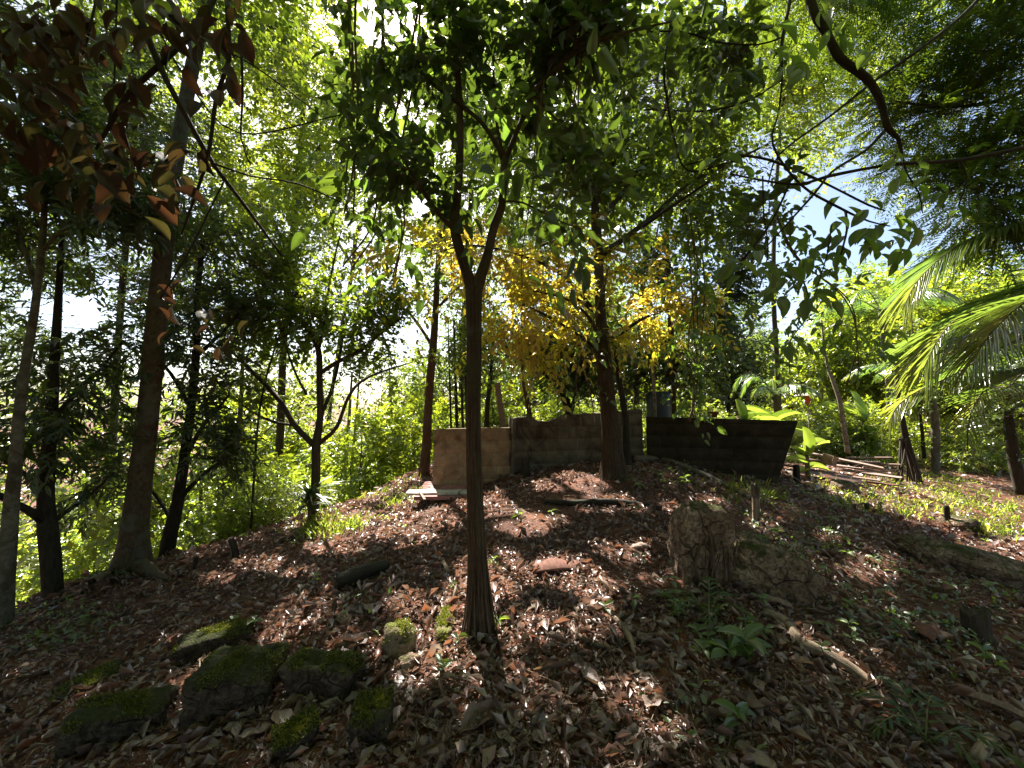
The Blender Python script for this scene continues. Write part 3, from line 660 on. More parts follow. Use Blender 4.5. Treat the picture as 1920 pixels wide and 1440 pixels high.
tree('pale_mottled_tree', 'thick tree with pale mottled peeling bark at the left edge, lit on one side', 'tree', (4, 1180), [
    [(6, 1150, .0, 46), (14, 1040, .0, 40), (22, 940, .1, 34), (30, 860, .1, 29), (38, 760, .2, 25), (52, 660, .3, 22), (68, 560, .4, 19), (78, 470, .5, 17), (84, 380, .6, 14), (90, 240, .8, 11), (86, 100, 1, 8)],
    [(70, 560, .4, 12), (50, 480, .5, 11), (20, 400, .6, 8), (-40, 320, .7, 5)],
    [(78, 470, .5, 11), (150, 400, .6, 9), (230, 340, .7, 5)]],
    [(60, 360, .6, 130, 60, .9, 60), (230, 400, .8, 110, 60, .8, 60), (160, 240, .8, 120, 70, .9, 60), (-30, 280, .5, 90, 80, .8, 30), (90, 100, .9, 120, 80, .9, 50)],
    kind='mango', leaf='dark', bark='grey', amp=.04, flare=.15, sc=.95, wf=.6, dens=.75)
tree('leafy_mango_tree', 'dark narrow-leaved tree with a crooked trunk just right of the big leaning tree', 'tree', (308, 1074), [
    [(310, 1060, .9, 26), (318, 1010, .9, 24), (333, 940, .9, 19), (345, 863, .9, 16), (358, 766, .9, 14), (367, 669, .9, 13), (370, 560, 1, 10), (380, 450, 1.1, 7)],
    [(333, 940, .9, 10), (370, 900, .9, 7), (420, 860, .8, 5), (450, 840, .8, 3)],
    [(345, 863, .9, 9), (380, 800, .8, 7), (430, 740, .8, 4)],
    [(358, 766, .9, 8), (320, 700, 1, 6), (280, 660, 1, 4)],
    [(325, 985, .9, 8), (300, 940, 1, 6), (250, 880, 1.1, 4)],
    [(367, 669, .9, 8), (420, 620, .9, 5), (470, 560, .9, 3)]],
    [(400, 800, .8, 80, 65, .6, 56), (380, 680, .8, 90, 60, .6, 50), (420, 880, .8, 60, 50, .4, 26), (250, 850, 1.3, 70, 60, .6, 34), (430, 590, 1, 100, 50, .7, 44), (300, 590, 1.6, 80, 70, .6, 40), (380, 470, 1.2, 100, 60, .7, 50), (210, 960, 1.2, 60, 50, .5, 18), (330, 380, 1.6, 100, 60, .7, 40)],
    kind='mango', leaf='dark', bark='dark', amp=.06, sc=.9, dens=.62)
# --- G: wide branching tree, H slim
tree('spreading_tree', 'tree with a short trunk and many upswept limbs where the slope drops away', 'tree', (588, 974), [
    [(588, 965, 0, 18), (592, 900, 0, 16), (593, 835, 0, 16), (600, 785, 0, 12), (599, 708, 0, 11), (597, 656, 0, 10), (580, 621, .1, 8), (546, 587, .2, 6), (512, 559, .3, 4), (480, 500, .4, 3)],
    [(592, 838, 0, 11), (553, 798, 0, 10), (529, 757, 0, 9), (498, 722, .1, 8), (470, 694, .1, 7), (446, 670, .2, 5), (410, 640, .3, 3)],
    [(600, 700, 0, 9), (630, 680, 0, 8), (678, 656, .1, 7), (713, 625, .2, 6), (755, 594, .3, 4)],
    [(593, 836, 0, 9), (612, 820, 0, 8), (632, 800, -.1, 7), (654, 743, -.1, 6), (678, 715, -.1, 5), (713, 698, 0, 4), (770, 680, .1, 2)],
    [(602, 780, 0, 7), (625, 720, .2, 6), (640, 650, .3, 5), (650, 560, .4, 3)],
    [(553, 798, 0, 6), (510, 790, .1, 5), (470, 770, .2, 4), (430, 740, .3, 2)],
    [(597, 656, 0, 7), (610, 600, .1, 5), (620, 520, .2, 4), (640, 430, .3, 2)],
    [(575, 740, .1, 5), (550, 690, .2, 4), (520, 600, .3, 3)]],
    [(640, 600, .3, 130, 70, .9, 110), (500, 620, .3, 100, 80, .8, 90), (720, 680, .2, 90, 50, .6, 60), (580, 500, .6, 120, 60, .8, 80), (700, 540, .6, 80, 60, .7, 60), (480, 740, .3, 60, 50, .5, 30), (650, 760, .5, 80, 50, .5, 36), (440, 480, .6, 90, 60, .7, 40)],
    kind='oval', leaf='mid', bark='brown', amp=.04, sc=.85)
tree('round_leaved_sapling', 'young tree with round yellow-green leaves glowing in front of the spreading tree', 'tree', (470, 1000), [
    [(470, 1000, .1, 4), (476, 900, 0, 4), (488, 760, 0, 4), (520, 640, 0, 3), (560, 560, 0, 3)], [(520, 640, 0, 3), (600, 590, 0, 3), (660, 570, .1, 2)]],
    [(600, 560, 0, 75, 50, .4, 42), (650, 590, 0, 50, 25, .3, 16), (520, 480, 0, 70, 50, .4, 30), (430, 400, .2, 80, 50, .4, 26)], kind='oval', leaf='bright', bark='dark', sc=.8, d0=6.1)
tree('slim_leaning_tree', 'slim leaning tree with a bent crooked top at the brow of the slope', 'tree', (638, 944), [
    [(638, 938, 0, 9), (630, 900, 0, 9), (620, 862, 0, 8), (614, 830, 0, 7), (622, 740, .3, 7), (640, 620, .8, 7), (662, 500, 1.2, 8), (668, 440, 1.2, 8), (690, 395, 1.3, 8), (700, 330, 1.4, 6), (690, 220, 1.6, 4)],
    [(622, 862, 0, 6), (635, 845, .1, 5), (650, 800, .2, 3)],
    [(662, 500, 1.2, 6), (600, 400, 1.4, 5), (540, 310, 1.6, 3)], [(700, 330, 1.4, 4), (620, 240, 1.6, 3), (560, 160, 1.8, 2)]],
    [(560, 300, 1.6, 120, 90, 1.3, 150), (640, 230, 1.6, 80, 70, 1, 80), (500, 190, 1.8, 110, 80, 1.2, 100), (460, 330, 1.8, 90, 70, 1.0, 70), (700, 400, 1.2, 55, 50, .6, 40), (580, 120, 2, 110, 80, 1.2, 90), (640, 420, 1.6, 80, 50, .8, 50)],
    kind='oval', leaf='bright', bark='brown', sc=.9, dens=1.35)
# --- I: straight reddish trunk left of the wall
tree('straight_reddish_tree', 'straight reddish-brown trunk rising just left of the tan wall panel', 'tree', (793, 893), [
    [(795, 885, 0, 20), (799, 840, 0, 18), (802, 780, 0, 16), (806, 720, 0, 15), (812, 650, 0, 14), (817, 580, .1, 12), (822, 480, .2, 9), (830, 380, .3, 5)],
    [(812, 650, 0, 7), (770, 590, .2, 5), (730, 560, .3, 3)], [(817, 580, .1, 6), (870, 530, .3, 4), (920, 500, .4, 3)]],
    [(790, 650, .3, 90, 60, .9, 70), (860, 640, .5, 80, 60, .8, 60), (740, 720, .3, 60, 50, .7, 36), (840, 560, .5, 120, 60, 1, 70), (850, 420, .6, 120, 70, 1, 80), (870, 300, .8, 140, 70, 1, 80), (860, 160, 1, 140, 80, 1, 70)],
    kind='oval', leaf='mid', bark='red', sc=.9)
# --- L: multi stemmed dark bushy tree behind the wall
tree('many_stemmed_tree', 'dark dense tree whose several stems fan out just behind the notched wall', 'tree', (1068, 800), [
    [(1068, 790, 0, 14), (1064, 765, 0, 13), (1054, 739, 0, 9), (1040, 700, 0, 7), (1010, 650, .1, 4)],
    [(1068, 780, 0, 10), (1080, 740, 0, 8), (1100, 700, .1, 6), (1130, 650, .1, 4)], [(1064, 770, 0, 8), (1070, 700, .2, 6), (1075, 640, .3, 4)],
    [(1055, 742, 0, 6), (1020, 700, -.1, 5), (975, 665, 0, 3)]],
    [(1055, 700, 0, 75, 45, .8, 80), (1130, 660, .2, 80, 50, .8, 70), (985, 650, .1, 70, 50, .8, 60), (1060, 620, .2, 110, 50, 1, 80), (1100, 740, .2, 50, 25, .5, 20)],
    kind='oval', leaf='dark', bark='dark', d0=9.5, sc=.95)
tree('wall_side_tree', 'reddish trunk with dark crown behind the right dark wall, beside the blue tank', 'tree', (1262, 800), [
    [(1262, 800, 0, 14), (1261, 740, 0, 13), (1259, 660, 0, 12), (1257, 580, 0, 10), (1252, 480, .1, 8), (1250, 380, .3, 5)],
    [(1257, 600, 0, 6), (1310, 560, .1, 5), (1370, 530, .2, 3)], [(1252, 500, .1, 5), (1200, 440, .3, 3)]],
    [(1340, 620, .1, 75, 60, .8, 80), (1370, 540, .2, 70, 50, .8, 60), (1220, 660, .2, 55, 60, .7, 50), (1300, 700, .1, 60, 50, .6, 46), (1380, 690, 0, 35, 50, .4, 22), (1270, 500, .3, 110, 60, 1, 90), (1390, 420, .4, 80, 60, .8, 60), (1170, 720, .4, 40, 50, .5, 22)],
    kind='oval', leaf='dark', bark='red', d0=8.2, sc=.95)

# --- slim single stems
def stem(label, base, pts, bark='pale', name='slim_tree', blobs=(), group=None, d0=None, leaf='mid', kind='oval', sc=.9, cat='tree'):
    return tree(name, label, cat, base, [pts], blobs, bark=bark, group=group, d0=d0, leaf=leaf, kind=kind, sc=sc, amp=.06)
stem('slim yellowish trunk standing past the edge of the slope, right of the dark crooked tree', (418, 1062), [(419, 1050, 2.4, 13), (424, 990, 2.4, 12), (433, 930, 2.4, 11), (441, 860, 2.4, 10), (450, 780, 2.5, 8), (455, 680, 2.6, 6), (460, 560, 2.8, 4)], 'yellow', d0=6.4, blobs=[(460, 600, 2.9, 90, 60, 1, 50), (470, 700, 2.9, 80, 50, .9, 40)], leaf='bright')
stem('thin straight cut pole standing upright left of the yellowish trunk', (378, 1066), [(378, 1066, 1.0, 7), (378, 1000, 1.0, 6), (377, 940, 1.0, 6), (377, 870, 1, 5)], 'pole', 'upright_pole', d0=6.2, cat='pole')
for lab, pts in [('pale thin trunk just right of the slim leaning tree on the brow', [(647, 925, 0, 8), (650, 850, 0, 7), (655, 780, 0, 6), (660, 700, 0, 4)]),
                 ('second pale thin trunk close beside the first at the brow', [(658, 915, 0, 5), (662, 850, 0, 5), (668, 780, 0, 4), (675, 690, 0, 3)]),
                 ('thin grey sapling trunk in the gap left of the reddish trunk', [(741, 880, 0, 7), (738, 820, 0, 6), (733, 760, 0, 5), (730, 690, 0, 3)])]:
    stem(lab, pts[0][:2], pts, 'pale', 'sapling', d0=11, blobs=[(pts[-1][0], pts[-1][1] - 20, .2, 50, 40, .7, 24)], leaf='bright')
stem('whitish weathered post standing upright on the far brow', (716, 885), [(716, 885, 0, 9), (716, 805, 0, 9)], 'grey', 'weathered_post', d0=11.5, cat='post')
for i, (x, w_) in enumerate([(857, 6), (868, 5), (846, 4), (876, 5)]):
    stem(['grey stem of the clump behind the tan wall, first from the left', 'grey stem of the clump behind the tan wall, second from the left', 'thinnest grey stem of the clump behind the tan wall', 'grey stem of the clump behind the tan wall nearest the forked tree'][[1, 2, 0, 3][i]] if False else
         ['middle grey stem of the thin clump behind the tan wall', 'darker grey stem right of the middle in the clump behind the tan wall', 'outermost left thin stem of the clump behind the tan wall', 'stem of the clump behind the tan wall that touches the forked trunk'][i],
         (x, 800), [(x, 810, 0, w_), (x - 2, 740, 0, w_), (x - 4, 680, 0, w_ - 1), (x - 6, 600, .1, w_ - 2)], 'brown', 'thin_stem', group='thin stems behind the tan wall', d0=8.6)
stem('short brown trunk seen between the forked tree and the leaning post', (912, 800), [(912, 805, 0, 10), (914, 760, 0, 9), (920, 700, .1, 7), (925, 620, .2, 4)], 'brown', d0=9.4, blobs=[(915, 650, .2, 60, 60, .7, 44), (900, 720, .5, 50, 30, .5, 14)], leaf='dark')
stem('bent bare tan trunk rising behind the left end of the notched wall', (996, 800), [(996, 800, 0, 9), (991, 765, 0, 9), (985, 735, 0, 8), (981, 700, 0, 8), (980, 640, .1, 7), (978, 560, .2, 5)], 'red', d0=8.6, blobs=[(960, 560, .4, 90, 50, .8, 40), (990, 400, .6, 120, 70, 1, 60)])
stem('narrow pale liana-hung pole standing behind the left end of the dark wall', (1229, 800), [(1230, 800, 0, 6), (1227, 740, 0, 6), (1224, 680, 0, 5), (1221, 600, 0, 5), (1222, 500, .1, 4), (1235, 420, .2, 3)], 'pale', 'vine_pole', d0=7.2, cat='pole')
stem('pale straight sapling trunk in the clearing behind the young banana plant', (1590, 850), [(1590, 850, 0, 9), (1582, 800, 0, 8), (1574, 750, 0, 7), (1562, 715, 0, 6), (1550, 680, .1, 4), (1540, 600, .2, 3)], 'pale', 'sapling', d0=11.5, blobs=[(1545, 640, .2, 80, 50, 1, 70)], leaf='bright')
stem('dark trunk leaning left under the drooping palm frond', (1722, 903), [(1722, 905, 0, 13), (1712, 870, 0, 12), (1702, 835, 0, 11), (1694, 800, 0, 10), (1684, 740, .1, 8), (1680, 660, .3, 5)], 'dark', 'small_tree', d0=9.5, blobs=[(1690, 700, .4, 70, 45, .8, 50)], leaf='bright')
stem('dark trunk with bushy low crown at the right edge of the clearing', (1916, 925), [(1918, 925, 0, 20), (1906, 880, 0, 18), (1898, 840, 0, 16), (1892, 790, 0, 13), (1890, 740, .1, 8)], 'dark', 'small_tree', d0=8.5, blobs=[(1895, 790, .1, 60, 40, .7, 44), (1880, 700, .5, 60, 50, .8, 40)], leaf='dark')
stem('thin dark sapling stem at the back of the clearing between palm fronds', (1732, 855), [(1733, 860, 0, 6), (1728, 800, 0, 5), (1720, 740, 0, 4)], 'dark', 'sapling', d0=12, blobs=[(1715, 730, 0, 40, 40, .6, 24)], leaf='mid')


# --- tall trees whose lit crowns roof the view
def tall(label, base, pts, d0, blobs, leaf, bark='brown', kind='ovalf', sc=.95, dens=1.25, name='tall_tree', extra_l=()):
    return tree(name, label, 'tree', base, [pts, *extra_l], blobs, kind=kind, leaf=leaf, bark=bark, d0=d0, sc=sc, dens=dens, amp=.04)
tall('tall tree with yellow-green glowing crown filling the sky left of the forked tree', (520, 930), [(520, 930, 0, 15), (526, 800, 0, 14), (532, 640, 0, 13), (545, 480, .1, 12), (560, 330, .3, 10), (570, 180, .5, 8), (575, 20, .8, 5)], 10.5,
     [(480, 330, 0, 130, 90, 1.5, 120), (600, 250, .2, 120, 100, 1.5, 130), (500, 160, .3, 150, 100, 1.6, 140), (420, 460, .2, 110, 60, 1.2, 70), (640, 380, .2, 90, 70, 1.2, 80), (640, 90, .6, 120, 90, 1.5, 90), (380, 250, .5, 100, 90, 1.4, 80), (430, 60, .6, 140, 90, 1.5, 80)], 'bright', extra_l=[[(545, 480, .1, 8), (500, 400, .1, 6), (440, 340, .2, 3)], [(560, 330, .3, 7), (620, 240, .4, 5), (660, 120, .5, 3)]])
tall('tall tree with bright high foliage behind the fork of the middle tree', (860, 800), [(862, 850, 0, 12), (866, 700, 0, 11), (872, 560, 0, 10), (880, 420, .1, 9), (890, 260, .3, 8), (900, 80, .6, 5)], 11.5,
     [(870, 330, 0, 110, 90, 1.6, 110), (960, 240, .2, 110, 90, 1.6, 110), (820, 180, .4, 110, 90, 1.6, 90), (930, 90, .6, 140, 90, 1.8, 100), (780, 440, .1, 80, 60, 1.2, 50), (1000, 400, .2, 90, 70, 1.4, 70)], 'bright')
tall('tall tree with green and lit leaves above and right of the vined tree', (1185, 800), [(1190, 850, 0, 12), (1195, 700, 0, 11), (1205, 540, 0, 10), (1215, 400, .1, 9), (1225, 240, .3, 7), (1240, 60, .6, 5)], 11,
     [(1150, 330, 0, 110, 80, 1.6, 90), (1240, 230, .2, 130, 90, 1.7, 120), (1130, 120, .5, 130, 90, 1.7, 110), (1330, 120, .5, 120, 90, 1.6, 110), (1290, 370, .2, 100, 70, 1.4, 80), (1400, 250, .4, 100, 80, 1.4, 80), (1220, 480, .2, 90, 50, 1.2, 50)], 'mid')
tall('tall leafy tree behind the twisted branches at the upper right', (1460, 800), [(1462, 850, 0, 10), (1458, 700, 0, 9), (1450, 540, 0, 8), (1455, 360, .2, 7), (1470, 160, .5, 5)], 12.5,
     [(1470, 170, .3, 120, 90, 1.7, 100), (1560, 80, .5, 130, 90, 1.7, 110), (1420, 60, .6, 120, 80, 1.6, 90), (1560, 250, .3, 90, 60, 1.4, 50), (1660, 150, .5, 110, 90, 1.6, 70), (1380, 430, .2, 70, 60, 1.1, 40), (1490, 560, .2, 60, 40, 1, 30)], 'bright')
tall('tall dark crowned tree behind the leaning mossy tree at the upper left', (205, 980), [(206, 980, 0, 13), (212, 820, 0, 12), (222, 640, 0, 11), (236, 460, .1, 10), (250, 280, .3, 8), (262, 80, .6, 5)], 9.5,
     [(200, 330, 0, 130, 80, 1.4, 90), (290, 230, .2, 110, 80, 1.4, 80), (130, 200, .3, 140, 80, 1.5, 90), (240, 90, .5, 150, 90, 1.5, 100), (60, 90, .6, 130, 90, 1.5, 80), (330, 430, .2, 90, 50, 1.1, 50), (40, 330, .4, 110, 80, 1.4, 60), (150, 480, .2, 90, 35, 1, 30), (50, 640, .2, 80, 50, 1, 34), (160, 690, .3, 90, 40, 1, 26), (260, 660, .3, 60, 50, .9, 20), (340, 560, .4, 80, 60, 1, 46), (420, 640, .5, 70, 60, 1, 40), (80, 500, .3, 100, 40, 1, 30), (250, 560, .3, 50, 50, .8, 24)], 'dark')

# --- overhead trees whose trunks stand outside the frame
tree('feather_leaved_tree', 'tall tree of fine feathery foliage filling the upper right corner', 'tree', (2250, 700), [
    [(2280, 900, 0, 50), (2240, 500, 0, 44), (2180, 200, 0, 34), (2100, 0, .1, 24), (1980, -120, .3, 14)],
    [(2180, 200, 0, 18), (2000, 100, .2, 13), (1819, 15, .4, 9), (1720, -40, .6, 6)],
    [(2180, 200, 0, 16), (2020, 260, .2, 11), (1900, 300, .3, 8), (1820, 340, .3, 5)],
    [(2000, 100, .2, 10), (1900, 180, .2, 7), (1780, 200, .3, 5), (1680, 190, .5, 3)],
    [(2100, 0, .1, 12), (1900, -60, .3, 10), (1700, -60, .6, 7), (1500, -20, 1, 4)]],
    [(1760, 160, .4, 110, 80, .9, 75), (1850, 300, .2, 80, 80, .7, 60), (1870, 60, .2, 90, 90, .8, 60), (1640, 60, .7, 100, 80, .9, 60), (1860, 430, .2, 70, 50, .5, 44), (1500, 40, 1.2, 110, 80, 1, 56), (1680, 330, 1.5, 60, 50, .7, 22), (1740, -90, .8, 200, 70, 1.2, 60), (2010, 200, .1, 120, 170, .8, 60)],
    kind='feather', leaf='fern', bark='dark', d0=4.6, sc=1.1)
tw = [
    [(1519, -120, .1, 20), (1519, 0, 0, 20), (1552, 68, 0, 19), (1575, 109, 0, 20), (1624, 146, 0, 18), (1650, 187, 0, 16), (1665, 240, 0, 14), (1684, 259, 0, 9), (1691, 289, 0, 6), (1700, 325, -.02, 4), (1722, 360, -.05, 3), (1730, 400, -.08, 2)],
    [(1657, 247, 0, 9), (1624, 281, -.05, 7), (1560, 322, -.1, 6), (1526, 364, -.15, 6), (1425, 476, -.2, 3)],
    [(2010, 262, .1, 12), (1920, 277, .05, 10), (1800, 300, 0, 9), (1687, 307, -.1, 8), (1631, 315, -.1, 7), (1556, 330, -.1, 8), (1500, 345, -.15, 6), (1440, 340, -.1, 5), (1369, 326, 0, 4)],
    [(1880, -60, .3, 9), (1819, 15, .2, 8), (1735, 85, .1, 8), (1642, 150, .1, 7), (1560, 215, 0, 6), (1462, 289, 0, 4), (1440, 345, 0, 3)],
    [(1484, -60, .1, 8), (1481, 0, .05, 8), (1466, 82, 0, 8), (1466, 150, -.05, 5), (1460, 210, -.05, 4), (1449, 270, -.1, 5), (1500, 345, -.15, 6), (1575, 390, -.2, 6), (1630, 415, -.25, 4), (1669, 424, -.25, 3)],
    [(1280, 311, .1, 3), (1361, 292, .05, 5), (1425, 296, 0, 6), (1462, 307, 0, 6), (1519, 330, -.05, 6), (1560, 350, -.1, 5), (1630, 385, -.1, 5), (1660, 395, -.1, 3)],
    [(1585, 395, -.2, 6), (1588, 430, -.22, 5), (1576, 480, -.25, 4)],
    [(1480, 345, -.1, 5), (1455, 400, -.1, 5), (1430, 440, -.1, 5), (1390, 490, -.1, 6)],
    [(1800, 300, 0, 5), (1812, 330, 0, 4), (1806, 360, 0, 4), (1797, 385, 0, 3)],
    [(1681, 285, 0, 5), (1668, 315, -.05, 4), (1640, 330, -.1, 3)],
    [(1260, 20, .2, 5), (1245, 130, .1, 6), (1250, 180, .1, 6), (1262, 250, .1, 5), (1290, 320, .1, 4), (1380, 300, .1, 3)],
    [(1170, 60, .1, 4), (1280, 60, .1, 4), (1340, 78, .1, 4), (1420, 84, .1, 4), (1466, 70, .05, 4)],
    [(1466, 150, -.05, 4), (1400, 190, .1, 4), (1320, 208, .15, 4), (1210, 205, .2, 3)],
    [(1330, 340, .2, 5), (1270, 380, .3, 7), (1205, 425, .4, 9)],
    [(1430, 330, 0, 4), (1432, 400, 0, 3), (1440, 470, 0, 3), (1425, 540, 0, 2)],
    [(1560, 420, -.2, 3), (1550, 480, -.2, 3), (1530, 545, -.2, 2)]]
def exTW(root, paths, rng):               # large leaves at the branch ends, each one an object
    lm = [mesh('large_leaf', *_t[:2], LM['vine'], True, {'rnd': np.full(len(_t[0]), rv)}, _t[2]) for _t in (T_BIG, T_OBO) for rv in (.1, .5, .9)]
    spots = [(1576, 485, 8), (1640, 430, 9), (1669, 430, 7), (1700, 420, 6), (1600, 400, 4), (1760, 360, 5), (1797, 390, 3), (1690, 310, 5), (1720, 330, 3), (1466, 120, 6), (1480, 90, 4), (1500, 130, 4), (1420, 480, 6), (1390, 500, 6), (1440, 560, 8), (1470, 640, 4),
             (1600, 60, 6), (1640, 90, 3), (1560, 30, 5), (1350, 300, 4), (1300, 240, 4), (1400, 200, 4), (1530, 545, 4), (1625, 455, 6), (1680, 470, 6), (1545, 430, 3), (1500, 480, 6), (1470, 520, 5), (1560, 440, 3)]
    org = Vector(root.location)
    for (x, y, n) in spots:
        for k in range(n):
            d = 2.9 + rng.normal(0, .12); p = P(x + rng.normal(0, 20), y + rng.normal(0, 16), d)
            D = nrm(np.array([rng.normal(0, .8), rng.normal(0, .5), -.35 - .6 * rng.random()])); Nn = nrm(np.array([rng.normal(0, .5), -.5, 1.0]))
            L = .09 + .09 * rng.random(); M = frames(D[None], Nn[None], np.array([L * .48]), np.array([L]))[0]
            o = link('leaf', lm[int(rng.integers(len(lm)))], root)
            o.matrix_local = Matrix.Translation(Vector(p) - org) @ Matrix(M.tolist()).to_4x4()
tree('twisted_branch_tree', 'overhanging tree of twisted bare branches with large dark oval leaves at their tips, upper right', 'tree', (1600, -300), tw,
     [(1230, 180, .4, 120, 80, .5, 30), (1360, 130, .4, 90, 80, .5, 30), (1420, 420, .3, 60, 50, .3, 14)], kind='broad', leaf='vineshaded', bark='dark', d0=3.0, amp=.06, extra=exTW, sc=.7, dens=.6, wf=.75)

# --- brown leaved vine in the near upper left
bl = [
    [(215, -80, 0, 14), (250, 0, 0, 13), (299, 122, 0, 11), (347, 215, 0, 9), (399, 306, .05, 8), (451, 375, .1, 6), (528, 479, .2, 4)],
    [(430, -60, .2, 9), (380, 40, .1, 9), (347, 76, .05, 10), (299, 122, 0, 9), (243, 174, 0, 9), (205, 236, 0, 7), (180, 280, 0, 4)],
    [(425, -50, 0, 8), (427, 35, 0, 8), (430, 111, 0, 7), (406, 180, 0, 7), (391, 288, 0, 6), (361, 382, 0, 5), (340, 440, 0, 3)],
    [(0, 130, 0, 4), (100, 190, 0, 4), (220, 290, 0, 4), (330, 310, 0, 3)],
    [(220, -40, 0, 4), (217, 60, 0, 3), (213, 170, 0, 3), (200, 250, .0, 3)],
    [(180, 0, 0, 4), (160, 90, 0, 4), (140, 140, 0, 3), (90, 220, 0, 2)],
    [(399, 306, 0, 4), (470, 330, .1, 3), (560, 345, .2, 3), (640, 380, .2, 2)],
    [(420, 340, 0, 3), (390, 400, 0, 3), (350, 480, 0, 3), (300, 560, 0, 3)],
    [(330, 50, 0, 3), (470, 120, .2, 3), (600, 215, .3, 2)], [(300, 60, 0, 3), (350, 150, .1, 3), (450, 250, .2, 3), (640, 215, .3, 2)],
    [(453, 100, .1, 5), (455, 180, .1, 4), (452, 260, .1, 3), (470, 310, .1, 2)]]
def exBL(root, paths, rng):
    lm = [mesh('brown_leaf', *_t[:2], LM['brown'], True, {'rnd': np.full(len(_t[0]), rv)}, _t[2]) for _t in (T_BIG, T_OBO) for rv in (.05, .45, .75, 1.)]
    org = Vector(root.location)
    spots = [(130, 250, 8), (195, 290, 5), (250, 290, 6), (150, 110, 7), (60, 60, 8), (110, 30, 6), (40, 150, 7), (250, 180, 5), (310, 300, 6), (230, 350, 5), (380, 70, 5), (300, 30, 6), (200, 60, 6), (420, 20, 5), (10, 230, 6), (90, 190, 5), (340, 330, 4), (170, 350, 3),
             (280, 560, 2), (330, 540, 2), (370, 590, 3), (410, 640, 2), (420, 160, 3), (60, 290, 4), (20, 20, 5)]
    for (x, y, n) in spots:
        for k in range(int(n * 2.2)):
            d = 1.75 + rng.normal(0, .12); p = P(x + rng.normal(0, 30), y + rng.normal(0, 26), d)
            D = nrm(np.array([rng.normal(0, .9), rng.normal(0, .4), -.4 - .5 * rng.random()])); Nn = nrm(np.array([rng.normal(0, .4), -.9, .8]))
            L = (.06 + .09 * rng.random()) * (.75 if y > 480 else 1); M = frames(D[None], Nn[None], np.array([L * .5]), np.array([L]))[0]
            o = link('leaf', lm[int(rng.integers(len(lm)))], root)
            o.matrix_local = Matrix.Translation(Vector(p) - org) @ Matrix(M.tolist()).to_4x4()
tree('brown_leaved_tree', 'overhanging branches with big brownish shaded leaves close by in the upper left', 'tree', (200, -300), bl, [], bark='dark', d0=1.8, amp=.05, extra=exBL)

# --- hanging lianas with leaves at top centre
def liana(label, pts, d, leaves, leaf='vine', name='hanging_vine', sc=.8, w_=5, nst=2):
    rng = np.random.default_rng(abs(hash(label)) % 1000 if False else len(label) * 7 + int(pts[0][0]))
    root = empty(name, tuple(P(pts[0][0], pts[0][1], d)), label, 'vine')
    mb = MB(); all_ = []
    for s in range(nst):
        o = rng.normal(0, 9, 2)
        q = smooth_path([np.r_[P(x + o[0] + rng.normal(0, 6), y, d + o[1] * .01)] for x, y in pts], step=.08)
        V, Fs, bk = tube(q, w_ * .5 * d / F * (1 - .4 * np.linspace(0, 1, len(q))), 6, .1, s); mb.add(V, Fs, bk=bk); all_.append(q)
    mb.build('stem', BM['twig'], root, smooth=True)
    q = np.concatenate(all_); i = rng.integers(0, len(q), leaves)
    O = q[i] + rng.normal(0, .04, (leaves, 3)); D = rng.normal(0, 1, (leaves, 3)); D[:, 2] = D[:, 2] * .5 - .25
    (V, Fs, rn, uv), _ = sprays(O, D, 'vine', rng, sc, lambda p: keep_mask(p, False)); ml = MB(); ml.add(V, Fs, rnd=rn, uv=uv); ml.build('leaves', LM[leaf], root, kind='stuff')
liana('cluster of thick lianas hanging left of the sun glare at top centre', [(655, -60), (658, 60), (662, 200), (658, 330), (650, 400)], 2.9, 26, nst=3, leaf='vineshaded')
liana('long thin liana hanging through the sun glare beside the forked tree', [(712, -60), (716, 80), (708, 200), (706, 330), (690, 420), (660, 500)], 3.1, 26, leaf='vineshaded')
liana('leafy vine trailing left of the forked tree with bright green tips', [(790, -60), (770, 130), (745, 300), (748, 420), (730, 520)], 2.7, 30, sc=.75)
liana('vine of big green leaves hanging right of the fork', [(1010, 150), (1000, 260), (985, 360), (970, 480), (976, 540)], 2.5, 12, sc=.95, w_=3, nst=1)
liana('broad-leaved vine hanging at the upper middle beside the vined tree', [(1090, -40), (1100, 100), (1085, 250), (1075, 380), (1090, 440)], 3.0, 24, sc=1.0, w_=3, nst=2, leaf='vineshaded')
liana('leafy green vine curtain draped over the top of the dark wall', [(1290, 400), (1300, 520), (1305, 640), (1300, 740), (1295, 790)], 5.6, 60, sc=1.0, w_=3, nst=4)
liana('zigzag vine with pointed dark leaves hanging before the sunny clearing', [(1430, 380), (1480, 480), (1560, 560), (1590, 640), (1585, 720)], 3.6, 34, sc=.62, w_=3, nst=2)
liana('leafy vine tail with pointed leaves hanging left of the palm clearing', [(1500, 500), (1510, 580), (1500, 640), (1495, 700)], 3.6, 22, sc=.6, w_=3, nst=1)
liana('thin bare lianas hanging at top right of centre', [(1092, -60), (1096, 60), (1094, 200), (1090, 330)], 2.6, 4, sc=.7, w_=3, nst=2)
liana('vine climbing the upper trunk of the vined tree with yellow-green leaves', [(1150, 500), (1120, 620), (1095, 700), (1110, 800)], 5.5, 34, sc=.8, w_=3, nst=2)

